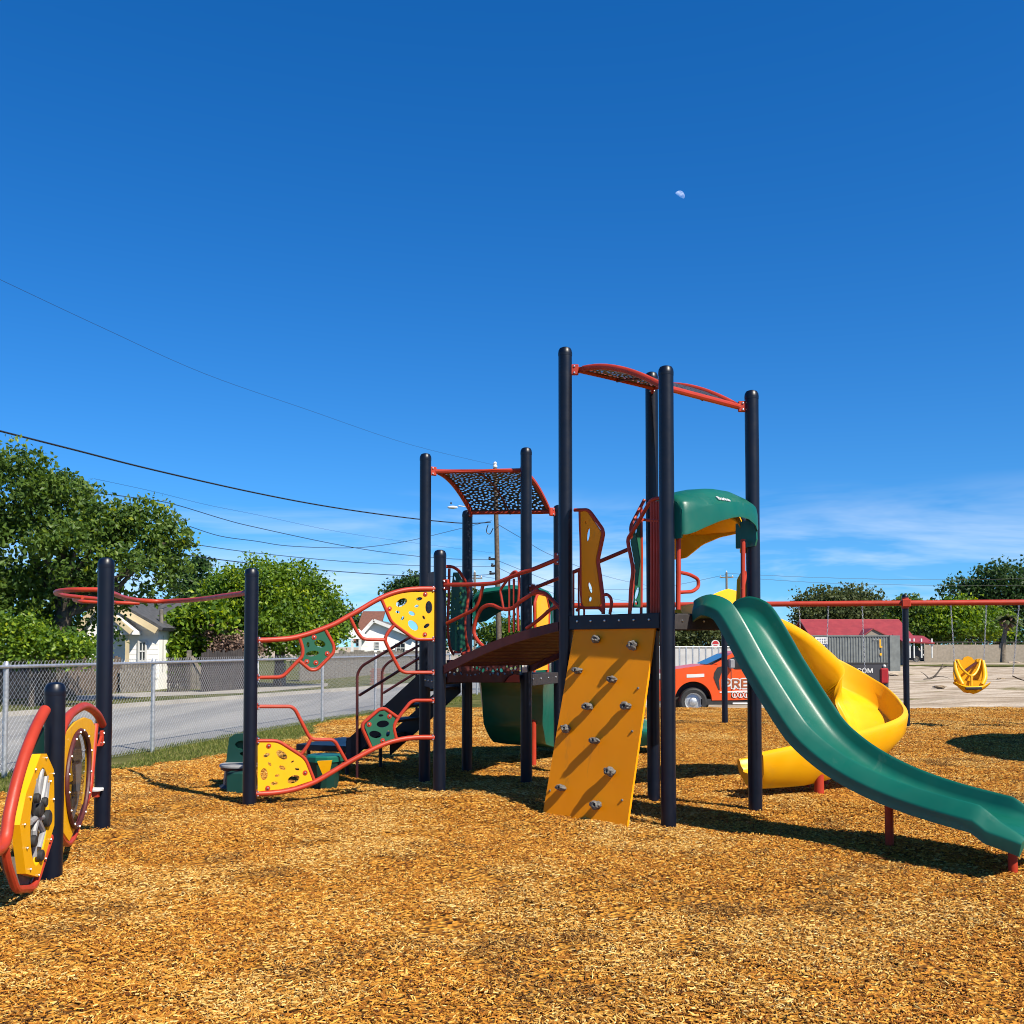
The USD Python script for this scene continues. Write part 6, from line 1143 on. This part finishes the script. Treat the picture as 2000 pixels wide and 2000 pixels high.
for y, w in ((1092, .5), (1105, .35), (1120, .45)): c_ = AT(973, y, Yp); obj(up_, 'bracket', box(c_ + np.array([-w / 2, 0, 0]), (w, .1, .12)), 'wire_black', smooth=False); obj(up_, 'insulator', lathe([(.05, -.1), (.09, -.03), (.05, .02), (.09, .08), (.0001, .1)], c_ + np.array([-w, 0, .05]), 10), 'dark_panel')
tr_ = AT(960, 1028, Yp); obj(up_, 'dropped_loop', tube(spline([tr_ + [-.2, 0, .1], tr_ + [-.3, 0, -.3], tr_ + [-.1, 0, -.45], tr_ + [.1, 0, -.1]], 5), .03, 6), 'wire_black')
WP = Plane(pb_, np.array([-12, 13.5, 0]) * H)
def wire(label, ps, r, pl=WP): obj(None, 'power_line', tube(spline([pl.hit(x, y) for x, y in ps], 6), r, 5), 'wire_black', label=label, cat_='power line')
wire('thick twisted black cable sagging across the tall tree top to the pole', [(-60, 826), (0, 842), (75, 861), (150, 880), (300, 918), (500, 963), (650, 991), (800, 1012), (905, 1022), (958, 1020)], .03)
wire('thin highest wire crossing the open sky to the pole top', [(-60, 518), (0, 546), (200, 640), (400, 730), (600, 800), (800, 868), (964, 908)], .006)
wire('dark wire leaving the tall tree crown, second below the twisted cable', [(184, 962), (269, 973), (336, 984), (440, 1015), (500, 1030), (650, 1062), (760, 1080), (870, 1091), (962, 1093)], .014)
wire('black wire crossing the tall tree low down, lowest of the wires', [(-60, 1022), (0, 1031), (130, 1049), (259, 1069), (487, 1100), (700, 1119), (850, 1126), (965, 1122)], .018)
wire('dark wire from the tall tree middle passing just above the round tree', [(145, 1028), (259, 1047), (370, 1062), (500, 1080), (690, 1098), (850, 1106), (965, 1107)], .013)
wire('drooping wire that rises to the pole from above the round tree', [(370, 1028), (430, 1047), (500, 1057), (560, 1066), (650, 1070), (720, 1068), (800, 1056), (880, 1037), (960, 1017)], .013)
wire('faint thin wire between the thick twisted cable and the dark wire', [(184, 935), (300, 960), (400, 985), (500, 1005), (700, 1045), (962, 1080)], .005)
WR = Plane(pb_, np.array([9.0, 75, 0]) * H)
wire('wire descending right from the pole past the orange barrier panel', [(972, 1024), (1020, 1052), (1085, 1088), (1200, 1130), (1300, 1150)], .016, WR)
wire('middle wire descending right of the pole behind the bridge', [(975, 1096), (1030, 1118), (1090, 1140), (1200, 1170), (1290, 1182)], .014, WR)
wire('lower wire descending right of the pole behind the bridge rails', [(975, 1110), (1030, 1136), (1090, 1162), (1200, 1196)], .014, WR)
def far_pole(x, yt, Y, label, w=.13):
    b = AT(x, 1262, Y); b = np.array([b[0], Y, 0]); t_ = AT(x - 1, yt, Y); t = thing('utility_pole', label, 'utility pole', b); obj(t, 'pole', tube([b + up(-.4), t_], [w * 1.2, w], 8), 'grey_wood'); obj(t, 'crossarm', box(t_ + up(-.6), (1.6, .1, .13)), 'grey_wood', smooth=False)
    for s in (-.7, 0, .7): obj(t, 'insulator', lathe([(.05, 0), (.08, .08), (.04, .2), (.0001, .21)], t_ + up(-.53 if s else 0) + np.array([s, 0, 0]), 8), 'white_paint')
far_pole(1420, 1118, 120, 'distant utility pole above the straight slide top'); far_pole(928, 1118, 105, 'distant utility pole left of the tall wooden pole')
WB = Plane(np.array([AT(1420, 1262, 120)[0], 120, 0]), np.array([150, 150, 0]))
for lab, ps in (('thin wire running right from the distant pole above the swing beam', [(1420, 1120), (1600, 1128), (1800, 1132), (2050, 1130)]), ('second thin wire running right below the distant pole crossarm', [(1420, 1126), (1600, 1138), (1800, 1143), (2050, 1144)])): wire(lab, ps, .02, WB)
WL = Plane(np.array([AT(1420, 1262, 120)[0], 120, 0]), np.array([AT(928, 1262, 105)[0], 105, 0])); wire('thin wire hanging between the two distant poles', [(1420, 1122), (1300, 1146), (1200, 1152), (1080, 1145), (928, 1124)], .02, WL)
dg = G(1745, 1308, -.37); flat(xy(G(1700, 1300, -.37), G(2200, 1303, -.37), G(2200, 1293.5, -.37), G(1700, 1293.5, -.37)), -.372, 'turf', 'grass_strip')
# round red and white road sign
p = G(1397, 1300, -.38); p = np.array([AT(1397, 1262, 66)[0], 66, -.38]); rs_ = thing('road_sign', 'round red and white road sign above the grey fence', 'sign', p); c_ = AT(1397, 1258, 66)
obj(rs_, 'pole', tube([p, c_], .035, 8), 'galvanised'); obj(rs_, 'plate', lathe([(.0001, .02), (.27, .02), (.27, -.02), (.0001, -.02)], c_ + [0, -.06, 0], 22, axis=(0, -1, 0)), 'white_paint', smooth=False); obj(rs_, 'red_field', side_extrude(Point(c_[0], c_[2]).buffer(.21).intersection(shapely.box(c_[0] - 1, c_[2] - .0, c_[0] + 1, c_[2] + 1)), c_[1] - .092, c_[1] - .082), 'sign_red', smooth=False); obj(rs_, 'red_bar', box(c_ + [0, -.087, -.1], (.26, .01, .06)), 'sign_red', smooth=False)
# ------------------------------------------------------------------ the half moon
mr_ = unit(ray(1327, 383)) * 9000 + EYE
M['moon_rock'] = usdkit.material(stage, '/World/Looks/moon_rock', {'g': ('geometry', {}), 'n': ('noise_texture', {'scale': .028, 'detail': 3.0}), 'r': ('rgb_ramp', {'ramp': [(0, (.1, .11, .13)), (.42, (.13, .14, .16)), (.6, (.34, .34, .34)), (1, (.38, .38, .38))]}), 'd': ('diffuse_bsdf', {'roughness': .5}), 't': ('transparent_bsdf', {}), 'a': ('add_closure', {}), 'm': ('mix_closure', {})},
    [('g.position', 'n.vector'), ('n.fac', 'r.fac'), ('r.color', 'd.color'), ('d.BSDF', 'a.closure1'), ('t.BSDF', 'a.closure2'), ('g.backfacing', 'm.fac'), ('a.closure', 'm.closure1'), ('t.BSDF', 'm.closure2')], surface='m.closure')
mm = trimesh.creation.icosphere(subdivisions=5, radius=41.0); mm.update_faces(mm.face_normals @ sd > .03); mm.remove_unreferenced_vertices(); mm.apply_translation(mr_)
obj(None, 'moon', mm, 'moon_rock', label='pale half moon in the clear blue sky', cat_='moon', smooth=True)
